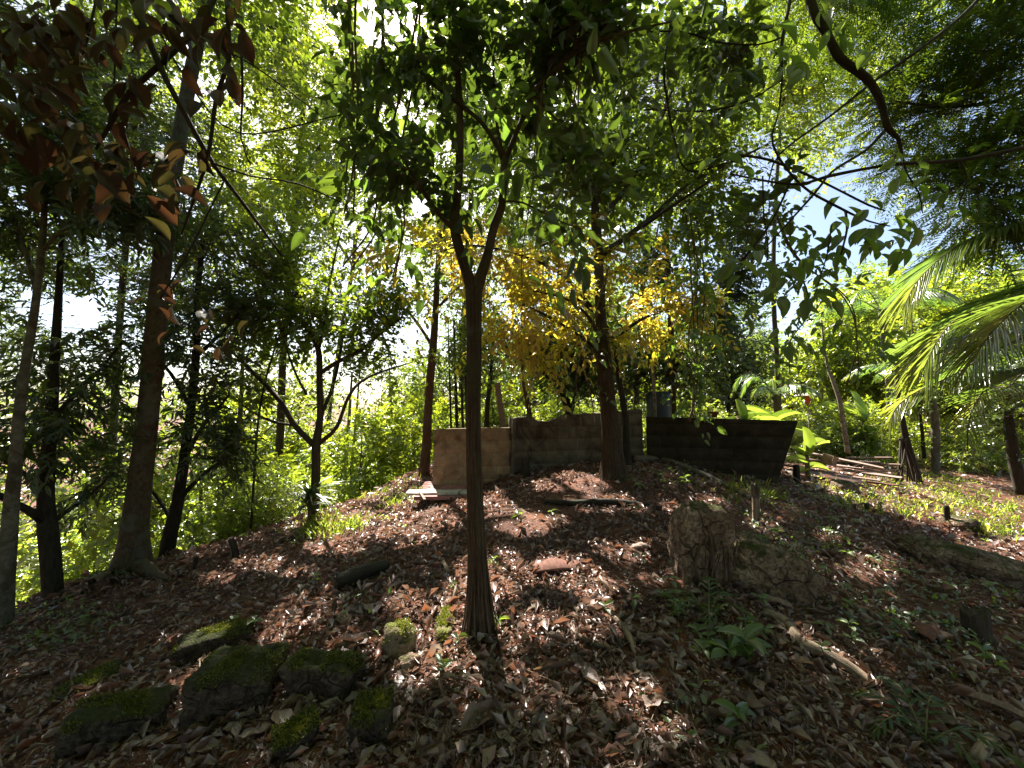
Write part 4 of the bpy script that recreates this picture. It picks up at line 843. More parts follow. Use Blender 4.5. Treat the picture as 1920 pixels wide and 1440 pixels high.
def roof():
    """high foliage of the tall trees: sprays set where the mound below lies in shade"""
    rng = np.random.default_rng(404); n = 7500
    x, y = polar(n, .8, 12, rng, .95, .85); g = np.stack([x, y, H(x, y)], -1)
    px, py, d = proj(g); z = 4.2 + 6.0 * rng.random(n); t = (z - g[:, 2]) / SUN[2]; O = g + SUN * t[:, None] + rng.normal(0, .12, (n, 3))
    roots = [o for o in bpy.data.objects if o.parent is None and o.name.split('.')[0] in ('tall_tree', 'slim_leaning_tree', 'vine_wrapped_tree', 'straight_reddish_tree', 'buttressed_tree', 'wall_side_tree')]
    R = np.array([o.location[:2] for o in roots]); c = ((O[:, None, :2] - R[None]) ** 2).sum(-1).argmin(1)
    for i, r in enumerate(roots):
        k = np.where(c == i)[0]
        if len(k) < 12: continue
        D = rng.normal(0, 1, (len(k), 3)); D[:, 2] *= .5
        (V, Fs, rn, uv), (a, b) = sprays(O[k], D, 'ovalf', rng, .95, keep_mask)
        ml = MB().add(V, Fs, rnd=rn, uv=uv); ml.build('high_crown', LM['mid'] if i % 3 else LM['bright'], r, kind='stuff')
        m = keep_mask(a); a, b = a[m], b[m]; q = nrm(rng.normal(0, 1, a.shape)) * .55
        V, Fs, bk = prisms((a + q)[::2], a[::2], .0035); MB().add(V, Fs, bk=bk).build('twigs', BM['twig'], r, kind='stuff')
roof()

def near_shade_crown():  # unseen crown added above and behind the camera to cut the sky light
    rng = np.random.default_rng(405); n = 4200
    O = np.stack([rng.uniform(-7, 7, n), rng.uniform(-6, 3.0, n), rng.uniform(4.6, 8, n)], -1); D = rng.normal(0, 1, (n, 3)); D[:, 2] *= .4
    root = empty('added_canopy_tree', (-2.6, -4.5, float(H(-2.6, -4.5))), 'unseen tree added behind the viewpoint, its crown spread overhead to block sky light', 'tree')
    (V, Fs, rn, uv), (a, b) = sprays(O, D, 'ovalf', rng, 1.15, None); MB().add(V, Fs, rnd=rn, uv=uv).build('crown', LM['mid'], root, kind='stuff')
    b0 = np.array(root.location); V, Fs, bk = tube(smooth_path([b0 - [0, 0, .2], b0 + [.1, .2, 2.5], b0 + [.4, .6, 5.5]], step=.2), .16, 14, .05, 4); MB().add(V, Fs, bk=bk).build('trunk', BM['brown'], root, smooth=True)
    for k in range(9):
        a_ = k * .7; e = b0 + np.array([.4 + 5 * math.cos(a_), 2.6 + 3.5 * math.sin(a_), 6.5]); V, Fs, bk = tube(smooth_path([b0 + [.3, .5, 4.2], (b0 + [.3, .5, 5] + e) / 2, e], step=.3), .04, 7, .05, k); MB().add(V, Fs, bk=bk).build('limb', BM['brown'], root, smooth=True)
near_shade_crown()

def screen_layer():
    """more of the tall trees' high foliage, between seven and seventeen metres out"""
    rng = np.random.default_rng(505); n = 6800
    px = rng.uniform(-120, 2040, n); py = rng.uniform(-140, 560, n) ; d = rng.uniform(7.2, 16, n)
    k = (rng.random(n) < np.where(px < 480, .95, np.where(px > 1450, .55, .8))) & ~((px > 1380) & (py > 380)) & (rng.random(n) < 1.25 - py / 900)
    px, py, d = px[k], py[k], d[k]; m_ = 1700
    px = np.r_[px, rng.uniform(-60, 760, m_)]; py = np.r_[py, rng.uniform(400, 735, m_)]; d = np.r_[d, rng.uniform(6.8, 13, m_)]
    O = P(px, py, d); n = len(O)
    roots = [o for o in bpy.data.objects if o.parent is None and o.name.split('.')[0] in ('tall_tree', 'slim_leaning_tree', 'straight_reddish_tree', 'wall_side_tree', 'many_stemmed_tree')]
    R = np.array([o.location[:2] for o in roots]); c = ((O[:, None, :2] - R[None]) ** 2).sum(-1).argmin(1)
    for i, r in enumerate(roots):
        q = np.where(c == i)[0]
        if len(q) < 12: continue
        D = rng.normal(0, 1, (len(q), 3)); D[:, 2] *= .5
        (V, Fs, rn, uv), (a, b) = sprays(O[q], D, 'ovalf', rng, .95, keep_mask)
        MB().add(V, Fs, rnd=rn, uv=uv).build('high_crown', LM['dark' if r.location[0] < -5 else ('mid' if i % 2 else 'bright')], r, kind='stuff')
        m = keep_mask(a); a, b = a[m], b[m]; e = a + nrm(rng.normal(0, 1, a.shape)) * .6
        V, Fs, bk = prisms(e[::2], a[::2], .0035); MB().add(V, Fs, bk=bk).build('twigs', BM['twig'], r, kind='stuff')
screen_layer()
# ------------------------------------------------------------------ background plants (shared meshes, one object each)
def part_mesh(mb, name, mat, smooth=False):
    V = np.concatenate(mb.V); at = {k: np.concatenate(a) for k, a in mb.A.items()}
    return mesh(name, V, [np.concatenate(f) for f in mb.F.values()], mat, smooth, at, np.concatenate(mb.uv) if mb.uv else None)
def variant(seed, hgt, cr, cz, ns, kind, leaf, bark, sc, nlimb=7, trunk_r=.10):
    rng = np.random.default_rng(seed)
    k = 9; t = np.linspace(0, 1, k); wob = np.cumsum(rng.normal(0, .05 * hgt / 8, (k, 2)), 0)
    tp = np.stack([wob[:, 0], wob[:, 1], t * hgt * .8 - .25], -1); tp = smooth_path(tp, step=.3); r = trunk_r * (1 - .7 * np.linspace(0, 1, len(tp))) 
    V, Fs, bk = tube(tp, r, 9, .08, seed); tr = MB().add(V, Fs, bk=bk)
    paths = [tp]; lb = MB()
    for i in range(nlimb):
        s = .3 + .65 * i / nlimb; p0 = tp[int(s * (len(tp) - 1))]; a = rng.random() * 6.28; L = cr * (.6 + .5 * rng.random())
        e = p0 + np.array([math.cos(a) * L, math.sin(a) * L, L * (.4 + .5 * rng.random())]); m = (p0 + e) / 2 + rng.normal(0, .1, 3) * L
        q = smooth_path([p0, m, e], step=.3); paths.append(q)
        V, Fs, bk = tube(q, trunk_r * .38 * (1 - .8 * np.linspace(0, 1, len(q))), 6, .05, i); lb.add(V, Fs, bk=bk)
    ml, mt = MB(), MB(); c0 = np.array([wob[-1, 0] * .6, wob[-1, 1] * .6, cz])
    nb = 7
    for i in range(nb):
        c = c0 + nrm(rng.normal(0, 1, 3)) * np.array([cr, cr, hgt - cz]) * .55 * rng.random() ** .4
        crown(ml, mt, paths, (c, np.array([cr, cr, (hgt - cz)]) * (.45 + .25 * rng.random()), ns // nb), kind, rng, sc, filt=False)
    return {'trunk': part_mesh(tr, 'trunk', BM[bark], True), 'limbs': part_mesh(lb, 'limbs', BM[bark], True), 'twigs': part_mesh(mt, 'twigs', BM['twig']), 'crown': part_mesh(ml, 'crown', LM[leaf])}
VAR = {
 'b1': variant(1, 8.5, 2.6, 4.8, 900, 'far', 'bright', 'pale', 1.0), 'b2': variant(2, 7.0, 2.4, 3.6, 820, 'far', 'bright', 'brown', .9),
 'm1': variant(3, 9.0, 2.7, 5.0, 950, 'far', 'mid', 'brown', 1.0), 'd1': variant(4, 7.5, 2.3, 4.2, 900, 'far', 'dark', 'dark', .9),
 's1': variant(5, 2.4, 1.3, 1.1, 250, 'far', 'grass', 'twig', .62, 6, .03), 's2': variant(6, 1.7, 1.1, .8, 230, 'far', 'grass', 'twig', .5, 6, .02),
 's3': variant(7, 2.6, 1.2, 1.3, 230, 'far', 'bright', 'twig', .66, 6, .03),
}
def place_bg(v, px, d, label, name, cat, group, sc=1.0, rz=0.0, dz=0.0, xy=None):
    if xy is None: p = P(px, 700, d); x, y = p[0], p[1]
    else: x, y = xy
    z = float(H(x, y)) + dz
    root = empty(name, (x, y, z), label, cat, group); root.rotation_euler = (0, 0, rz); root.scale = (sc, sc, sc)
    for k, me in VAR[v].items():
        o = link(k, me, root)
        if k in ('crown', 'twigs', 'limbs'): o['kind'] = 'stuff'
rb = random.Random(5)
LMK = [(-400, 'the left picture edge'), (25, 'the pale mottled trunk'), (95, 'the dark limbed tree'), (260, 'the mossy leaning tree'), (335, 'the crooked dark tree'), (430, 'the yellowish trunk'), (590, 'the spreading tree'), (700, 'the whitish post'), (800, 'the straight reddish trunk'), (890, 'the forked tree'), (985, 'the bent tan trunk'),
       (1065, 'the many-stemmed tree'), (1145, 'the vine-wrapped tree'), (1240, 'the blue tank'), (1340, 'the clay planter'), (1470, 'the dark wall end'), (1515, 'the young banana'), (1590, 'the pale sapling'), (1660, 'the plank pile'), (1720, 'the leaning dark trunk'), (1830, 'the palm frond tips'), (1905, 'the right edge trunk'), (2600, 'the right picture edge')]
USED = {}
def where(look, px, d, near, far):
    k = max(i for i in range(len(LMK)) if LMK[i][0] <= max(px, -399)); k = min(k, len(LMK) - 2)
    row = 'nearest' if d < near else 'farther' if d > far else 'middle'
    return f"{look} {row} row between {LMK[k][1]} and {LMK[k + 1][1]}"
LOOK = {'b1': 'yellow-green pale-trunked tree,', 'b2': 'low yellow-green tree,', 'm1': 'tall mid-green tree,', 'd1': 'dark green tree,', 's1': 'tall bright shrub,', 's2': 'low bright shrub,', 's3': 'deep yellow-green shrub,'}
LV = [('b1', 560, 14), ('b2', 640, 17), ('b1', 470, 12.5), ('m1', 380, 15), ('b2', 300, 11), ('m1', 180, 13), ('b2', 60, 10), ('b1', -60, 12), ('m1', 240, 19), ('b1', 420, 20), ('b2', 720, 22), ('m1', 540, 24),
      ('b1', 100, 18), ('m1', 20, 24), ('b1', 330, 27), ('m1', 650, 29), ('b2', 160, 8.5), ('b1', -150, 20), ('m1', 460, 31), ('b1', 200, 32)]
for v, px, d in LV:
    if px < 460 and d < 12.6: continue
    place_bg(v, px, d, where(LOOK[v], px, d, 15, 24), 'valley_tree', 'tree', 'trees in the valley at left', (.62 if px < 440 else .8) * (.8 + .35 * rb.random()), rb.random() * 6.28)
CV = [('m1', 800, 19), ('d1', 880, 17), ('m1', 960, 22), ('d1', 1050, 18), ('m1', 1140, 23), ('d1', 1200, 17), ('m1', 1300, 19), ('d1', 1360, 16.5), ('b1', 740, 26), ('b1', 910, 28), ('b2', 1080, 28), ('b1', 1250, 28), ('b1', 1010, 33), ('m1', 1180, 34), ('b1', 1350, 32)]
for v, px, d in CV:
    place_bg(v, px, d, where(LOOK[v], px, d, 19, 26), 'wood_tree', 'tree', 'trees behind the walls', .8 + .4 * rb.random(), rb.random() * 6.28)
RV = [('b1', 1560, 18, 1.0), ('b2', 1640, 18, .9), ('b1', 1720, 19, 1.1), ('b2', 1800, 18, .95), ('b1', 1880, 19, 1.1), ('m1', 1990, 14, .9), ('b2', 1480, 20, .9), ('b1', 1600, 24, 1.25), ('m1', 1700, 23, 1.2), ('b1', 1790, 21, 1.3), ('m1', 1440, 26, .9), ('b2', 1530, 30, 1.2), ('m1', 1850, 26, 1.4), ('b1', 1940, 20, 1.3), ('d1', 1760, 18.5, .8), ('b2', 2050, 15, 1.1), ('m1', 1650, 30, 1.5), ('b1', 2150, 20, 1.2)]
for v, px, d, s in RV:
    place_bg(v, px, d, where(LOOK[v], px, d, 17, 22), 'clearing_tree', 'tree', 'trees around the clearing at right', s, rb.random() * 6.28)
SH = []
for i in range(74):
    px = rb.uniform(-200, 700); d = rb.uniform(7.5, 20) if px > 300 else rb.uniform(6.3, 18)
    p = P(px, 900, d)
    if H(p[0], p[1]) > -.9 and d < 9: continue
    SH.append((rb.choice(['s1', 's2', 's3', 's1']), px, d, 'bright leafy shrub on the steep bank below the left side trees', 'shrubs on the left bank', rb.uniform(.7, 1.3)))
for i in range(34):
    px = rb.uniform(1440, 2100); d = rb.uniform(12.5, 18)
    SH.append((rb.choice(['s1', 's2', 's3']), px, d, 'leafy shrub along the back of the clearing at right', 'shrubs behind the clearing', rb.uniform(.6, 1.1)))
for i in range(30):
    px = rb.uniform(680, 1420); d = rb.uniform(10.5, 16)
    SH.append((rb.choice(['s1', 's3', 's3', 's2']), px, d, 'shrub growing behind the block walls', 'shrubs behind the walls', rb.uniform(.7, 1.2)))
for px, d, s in [(470, 6.9, .45), (520, 7.0, .55), (560, 7.4, .5), (440, 7.2, .6), (500, 8.0, .8), (600, 8.4, .5), (680, 11.5, .7), (760, 12.5, .8), (400, 7.4, .5), (630, 10.5, .6), (560, 9, .9), (350, 7.2, .5), (200, 6.5, .5), (120, 6.2, .5)]:
    SH.append((rb.choice(['s1', 's2']), px, d, 'low bright shrub at the brow where the mound drops into the valley', 'shrubs on the left brow', s))
for v, px, d, lab, grp, s in SH:
    place_bg(v, px, d, where(LOOK[v], px, d, 9.5, 14), 'shrub', 'shrub', 'shrubs beyond the mound', s, rb.random() * 6.28, dz=-.1)

def woods():
    rng = np.random.default_rng(77); mb = MB(); n = 5200
    a = rng.uniform(-1.25, 1.25, n); R = rng.uniform(36, 50, n); x, y = R * np.sin(a), R * np.cos(a)
    top = 9 + 7 * np.clip(-a * 1.6 - .6, 0, 1) + 3 * np.sin(a * 9) + 1.5 * np.sin(a * 23 + 1); z = H(np.clip(x, -59, 59), np.clip(y, -30, 61)) + top * rng.random(n) ** .8
    O = np.stack([x, y, z], -1); D = rng.normal(0, 1, (n, 3)); D[:, 1] -= .6
    (V, Fs, rn, uv), _ = sprays(O, D, 'far', rng, 2.4, None); mb.add(V, Fs, rnd=rn, uv=uv)
    mb.build('distant_woods', LM['mid'], kind='stuff', label='distant woods closing the view behind the nearer trees')
woods()
# unseen trees added around and behind the viewpoint to darken the foreground
for v, xy, s in [('m1', (-3.5, -3.2), 1.15), ('m1', (-7.5, -2.5), 1.2), ('d1', (4.2, -3.5), 1.25), ('m1', (8.5, -2), 1.2), ('d1', (0.3, -4.5), 1.35), ('d1', (-1, -9), 1.5), ('m1', (-12, 2), 1.2), ('m1', (-6, -8), 1.4), ('m1', (6, -8), 1.4), ('m1', (13, 3), 1.0), ('d1', (-8.5, 2.2), 1.0)]:
    place_bg(v, 0, 0, 'unseen tree added around the viewpoint to darken the foreground', 'added_shade_tree', 'tree', 'unseen shade trees added around the viewpoint', s, rb.random() * 6, xy=xy)

# ------------------------------------------------------------------ palms and bananas
def strip_leaf(n=6, seed=0, droop=.35, tw=.0):
    V = []; UV = []
    for i, y in enumerate(np.linspace(0, 1, n)):
        wd = .5 * max(.04, (1 - y ** 2.2)) * (.55 + .45 * min(1, y * 6)); z = -droop * y ** 2
        V += [(-wd, y, z + .02 * wd), (0, y, z - .008), (wd, y, z + .02 * wd)]; UV += [(0, y), (.5, y), (1, y)]
    Fq = []
    for i in range(n - 1):
        a = i * 3; Fq += [(a, a + 1, a + 4, a + 3), (a + 1, a + 2, a + 5, a + 4)]
    return np.array(V), [np.array(Fq)], np.array(UV)
T_STRIP = strip_leaf(droop=.16)
def frond(root, pts, d, rng, n=70, L=.55, wd=.022, mat='palm', single=False, hang=.75, rr=.012, pxp=True, cs=0.0):
    q = np.array([P(*p) for p in pts]) if pxp else np.array(pts, float)
    path = smooth_path(q, step=.05); s = np.linspace(0, 1, len(path))
    V, Fs, bk = tube(path, rr * (1 - .8 * s) + .002, 6, .03, 1)
    fr = MB().add(V, Fs, bk=bk).build('frond', BM['yellow'], root, smooth=True)
    T = nrm(np.gradient(path, axis=0)); O = []; D = []; Nn = []; LL = []; RN = []
    tone = rng.random()
    for k in range(n):
        u = .12 + .88 * (k // 2 + .5) / (n / 2); i = min(len(path) - 1, int(u * (len(path) - 1))); sd = 1 if k % 2 else -1
        side = nrm(np.cross(T[i], [0, 0, 1.0])) * sd
        a = 1.15 * (1 - .62 * u); dv = T[i] * math.cos(a) + side * math.sin(a); dv[2] -= hang * (.35 + .65 * rng.random()) * .8; dv += rng.normal(0, .035, 3)
        O.append(path[i]); D.append(dv); nn = np.array([0, 0, 1.0]) + side * .4 + rng.normal(0, .08, 3); Nn.append(nn)
        LL.append(L * (math.sin(math.pi * min(1, .22 + .7 * u)) ** .6) * (.92 + .12 * rng.random())); RN.append(np.clip(tone * .5 + .25 * rng.random() + (.35 if u > .85 else 0), 0, 1))
    O, D, Nn, LL, RN = map(np.array, (O, D, Nn, LL, RN))
    M = frames(D, Nn, np.full(n, wd) * (LL / L) ** .5, LL)
    if single:
        ms = [mesh('leaflet', *T_STRIP[:2], LM[mat], True, {'rnd': np.full(len(T_STRIP[0]), r_)}, T_STRIP[2]) for r_ in (tone * .5 + .05, tone * .5 + .2, .85)]
        org = Vector(root.location)
        for i in range(n):
            o = link('leaflet', ms[2 if RN[i] > tone * .5 + .3 else int(rng.integers(2))], fr); o.matrix_local = Matrix.Translation(Vector(O[i]) - org) @ Matrix(M[i].tolist()).to_4x4()
    else:
        V, Fs, uv, nv = inst(T_STRIP, M, O); MB().add(V - np.array(root.location), Fs, rnd=np.repeat(RN, nv), uv=uv).build('leaflets', LM[mat], fr, origin=(0, 0, 0), kind='stuff')
def palm_root(name, label, loc, cat='palm', group=None): return empty(name, loc, label, cat, group)
rp = np.random.default_rng(31)
pr = palm_root('arching_palm', 'palm with long arching green and yellow fronds reaching in from the right edge', tuple(P(2230, 1250, 4.6)))
c0 = P(2230, 560, 4.6); base = np.array([c0[0] + .1, c0[1], float(H(c0[0], c0[1])) - .1]); pr.location = base
V, Fs, bk = tube(smooth_path([base, (base + c0) / 2 + [.05, 0, 0], c0], step=.1), .11, 16, .05, 3); MB().add(V, Fs, bk=bk).build('trunk', BM['grey'], pr, smooth=True)
C_ = (2230, 560, 4.6)
for k, (pts, n, L, sg) in enumerate([
    ([C_, (2080, 700, 4.3), (1960, 728, 4.1), (1905, 727, 4.0), (1866, 732, 3.9), (1843, 763, 3.85), (1833, 805, 3.8), (1832, 845, 3.8)], 150, .62, True),
    ([C_, (2060, 600, 4.4), (1920, 640, 4.3), (1800, 705, 4.2), (1745, 730, 4.2), (1705, 757, 4.2), (1688, 785, 4.2), (1684, 800, 4.2)], 150, .62, True),
    ([C_, (2080, 500, 4.3), (1960, 540, 4.2), (1880, 570, 4.1), (1810, 600, 4.1), (1775, 640, 4.1), (1750, 690, 4.1)], 120, 1.15, False),
    ([C_, (2080, 420, 4.5), (1980, 410, 4.5), (1880, 430, 4.5), (1800, 470, 4.5), (1740, 525, 4.5), (1710, 580, 4.5)], 120, 1.05, False),
    ([C_, (2120, 540, 3.8), (2020, 540, 3.6), (1950, 560, 3.5), (1880, 620, 3.4), (1840, 680, 3.4)], 120, .95, False),
    ([C_, (2100, 620, 4.9), (1980, 620, 5), (1880, 620, 5.1), (1790, 640, 5.1), (1720, 690, 5.1)], 120, .95, False),
    ([C_, (2120, 640, 4.6), (2020, 670, 4.6), (1950, 690, 4.6), (1880, 700, 4.7), (1820, 740, 4.7)], 110, .8, False),
    ([C_, (2300, 300, 4.8), (2350, 200, 5), (2420, 250, 5.2)], 70, .5, False), ([C_, (2400, 500, 5.2), (2500, 520, 5.6), (2580, 640, 6)], 70, .5, False)]):
    pts = [(x_ - 18, y_, d_) if i_ else (x_, y_, d_) for i_, (x_, y_, d_) in enumerate(pts)]
    frond(pr, pts, 4, rp, int(n * 1.8) if not sg else n, L, .024, single=sg, hang=.16)
# palms in the background: fronds radiate from a crown
def far_palm(px, d, hgt, label, nf=9, R=1.7, cat='palm', trunk=True, mat='palm', L=.5, name='far_palm', wd=.04, low=.9):
    p = P(px, 700, d); x, y = p[0], p[1]; z = float(H(x, y)); root = palm_root(name, label, (x, y, z), cat)
    top = np.array([x, y, z + hgt]); rg = np.random.default_rng(int(px) + 3)
    if trunk:
        V, Fs, bk = tube(smooth_path([(x, y, z - .2), (x + .1, y, z + hgt * .5), tuple(top)], step=.25), .1, 10, .05, 2); MB().add(V, Fs, bk=bk).build('trunk', BM['grey'], root, smooth=True)
    for i in range(nf):
        a = i * 6.28 / nf + rg.random() * .5; r = R * (.8 + .35 * rg.random()); up = low * (.35 + .65 * rg.random())
        c, s_ = math.cos(a), math.sin(a)
        frond(root, [top, top + [c * r * .4, s_ * r * .4, up * .75], top + [c * r * .75, s_ * r * .75, up * .7], top + [c * r, s_ * r, up * .1]], d, rg, 56, L, wd, pxp=False, mat=mat, rr=.018)
far_palm(95, 7.6, .2, 'low palm with bright fronds at the foot of the slope behind the dark trunk', R=1.6, trunk=False, nf=8, L=.45, name='low_palm')
far_palm(1660, 15, 5.8, 'tall palm with drooping fronds against the blue sky, upper right', R=2.3, nf=11, L=.75, wd=.05)
far_palm(1740, 12, 3.0, 'palm with yellowing fronds behind the arching palm', R=2.0, nf=10, L=.6)
far_palm(1452, 11, 2.0, 'small palm with yellow dying fronds behind the dark wall', R=1.1, nf=7, L=.4, name='small_palm')
far_palm(480, 12, 1.2, 'palm crown among the shrubs below the spreading tree', R=1.6, nf=9, L=.5, name='low_palm')

T_BAN = grid_leaf(5, 12, sh_ban, droop=.35, wav=.02, fold=.35, seed=4)
T_BANU = grid_leaf(5, 12, sh_ban, droop=.04, wav=.02, fold=.25, seed=5)
BANM = {}
def ban_mesh(up, rv):
    if (up, rv) not in BANM:
        t = T_BANU if up else T_BAN; BANM[(up, rv)] = mesh('banana_leaf', *t[:2], LM['banana'], True, {'rnd': np.full(len(t[0]), rv)}, t[2])
    return BANM[(up, rv)]
def banana(px, d, label, leaves, hgt=.5, name='banana_plant', group=None, dz=0):
    p = P(px, 700, d); x, y = p[0], p[1]; z = float(H(x, y)) + dz; root = empty(name, (x, y, z), label, 'banana plant', group)
    V, Fs, bk = tube(smooth_path([(x, y, z - .1), (x, y, z + hgt * .5), (x, y, z + hgt)], step=.06), np.linspace(.055, .03, len(smooth_path([(x, y, z - .1), (x, y, z + hgt * .5), (x, y, z + hgt)], step=.06))), 12, .04, 2)
    MB().add(V, Fs, bk=bk).build('stem', BM['yellow'], root, smooth=True)
    for (a, el, L, wd, h, up) in leaves:
        D = np.array([math.cos(a) * math.cos(el), math.sin(a) * math.cos(el), math.sin(el)]); Nn = np.array([-math.cos(a) * math.sin(el), -math.sin(a) * math.sin(el) - .35, math.cos(el) + .001])
        if up: Nn = np.array([0, -1.0, .1])
        M = frames(D[None], Nn[None], np.array([wd]), np.array([L]), np.array([min(L, wd * 2.2)]))[0]; o = link('leaf', ban_mesh(up, rb.choice([.2, .5, .8])), root)
        o.matrix_local = Matrix.Translation((0, 0, h)) @ Matrix(M.tolist()).to_4x4()
banana(1505, 7.6, 'young banana plant with glowing upright leaf beside the right end of the dark wall', [(1.9, 1.5, .52, .22, .48, True), (.15, .55, .58, .2, .5, False), (-.3, .1, .36, .13, .22, False), (2.6, .5, .36, .15, .28, False), (3.4, .1, .34, .13, .15, False), (2.9, .9, .3, .14, .42, False), (0.6, .9, .4, .16, .5, False)])
banana(1440, 9.2, 'large banana plant with broad grey-green leaves rising behind the dark wall', [(3.0, .35, .8, .28, .9, False), (3.2, .8, .8, .26, 1.0, False), (.1, .2, .8, .28, .9, False), (-.3, .7, .7, .24, 1.0, False), (2.4, 1.0, .7, .24, 1.0, False), (3.6, -.1, .9, .36, .8, False), (-.8, .2, .9, .3, .8, False)], hgt=1.0)
banana(1388, 8.4, 'banana plant with yellow-green leaves leaning over the top of the dark wall', [(0.2, .4, .7, .26, .85, False), (-.5, .5, .7, .26, .8, False), (3.4, .3, .6, .24, .8, False), (1.4, 1.1, .6, .22, .9, True)], hgt=.9)
banana(470, 9.0, 'banana plant with a yellow leaf on the left bank below the brow', [(2.8, .5, 1.0, .34, 1.0, False), (.2, .4, 1.0, .34, 1.0, False), (1.6, 1.2, .9, .3, 1.1, True), (-.6, .3, .9, .3, 1.0, False), (3.6, .2, .9, .3, .9, False)], hgt=1.1)
banana(560, 11.5, 'banana clump far down the left bank with wide arching leaves', [(2.8, .5, 1.6, .5, 1.6, False), (.2, .4, 1.6, .5, 1.6, False), (1.6, 1.2, 1.4, .4, 1.7, True), (-.6, .3, 1.5, .5, 1.6, False), (3.6, .2, 1.5, .5, 1.5, False), (4.7, .5, 1.3, .4, 1.6, False)], hgt=1.7)
banana(700, 13, 'banana plants in the valley gap left of the reddish trunk', [(2.8, .5, 1.5, .5, 1.2, False), (.2, .4, 1.5, .5, 1.2, False), (-.6, .3, 1.3, .45, 1.2, False), (3.6, .2, 1.3, .45, 1.1, False), (4.7, .6, 1.2, .4, 1.2, False)], hgt=1.3)
banana(1612, 12.5, 'shaggy old banana stem with hanging dead leaves at the back of the clearing', [(3.0, -1.2, 1.1, .25, 1.3, False), (0, -1.25, 1.1, .25, 1.3, False), (4.6, -1.3, 1.0, .3, 1.25, False), (4.0, -1.25, .9, .25, 1.2, False), (5.4, -1.2, 1.0, .25, 1.3, False), (.4, .6, 1.2, .35, 1.4, False), (2.6, .7, 1.2, .35, 1.4, False), (1.5, 1.2, 1.1, .3, 1.4, True)], hgt=1.5)
# strappy plant at the foot of the spreading tree
def strappy(px, py, label, n=26, L=.5, lift=.5, dd=0.0, name='strap_leaved_plant'):
    g = G(px, py); g = g + np.array([0, dd, 0]); g[2] = H(g[0], g[1]); root = empty(name, tuple(g), label, 'plant'); rg = np.random.default_rng(px)
    V, Fs, bk = tube(smooth_path([g, g + [0.02, 0, lift * .5], g + [0, 0, lift]], step=.05), .018, 8, .05); MB().add(V, Fs, bk=bk).build('stem', BM['twig'], root, smooth=True)
    me = mesh('blade', *strip_leaf(droop=.75)[:2], LM['dark'], True, {'rnd': np.full(18, .6)}, strip_leaf()[2])
    for i in range(n):
        a = i * 2.4; el = .2 + 1.0 * rg.random(); D = np.array([math.cos(a) * math.cos(el), math.sin(a) * math.cos(el), math.sin(el)])
        l = L * (.7 + .5 * rg.random()); M = frames(D[None], np.array([[-D[0] * .3, -D[1] * .3, 1.0]]), np.array([.04]), np.array([l]))[0]
        o = link('blade', me, root); o.matrix_local = Matrix.Translation((0, 0, lift * (.75 + .3 * rg.random()))) @ Matrix(M.tolist()).to_4x4()
strappy(578, 985, 'dark strap-leaved plant in front of the foot of the spreading tree', lift=.45, n=40, L=.42)
strappy(555, 1000, 'smaller strap-leaved plant left of the spreading tree', lift=.3, n=22, L=.34, dd=.3)

# ------------------------------------------------------------------ block walls
WM = {
 'tan': surf_mat('block_tan', [(.3, (.13, .085, .052)), (.5, (.27, .185, .115)), (.7, (.38, .29, .19))], scale=7, detail=8, bump=.6, dist=.008, stain=(.15, .095, .055), moss=(.10, .12, .03), moss_lo=.66, moss_hi=.78),
 'grey': surf_mat('block_grey_mossy', [(.3, (.05, .042, .03)), (.5, (.13, .11, .08)), (.72, (.22, .19, .14))], scale=6, detail=8, bump=.7, dist=.01, stain=(.05, .035, .025), moss=(.07, .09, .03), moss_up=True, moss_lo=.5, moss_hi=.68),
 'black': surf_mat('block_blackened', [(.3, (.014, .011, .008)), (.52, (.04, .032, .022)), (.75, (.08, .066, .045))], scale=6, detail=8, bump=.7, dist=.01, stain=(.02, .018, .012), moss=(.09, .11, .035), moss_up=True, moss_lo=.56, moss_hi=.72),
 'mortar': surf_mat('mortar', [(.3, (.06, .042, .028)), (.7, (.16, .11, .07))], scale=9, bump=.5),
}
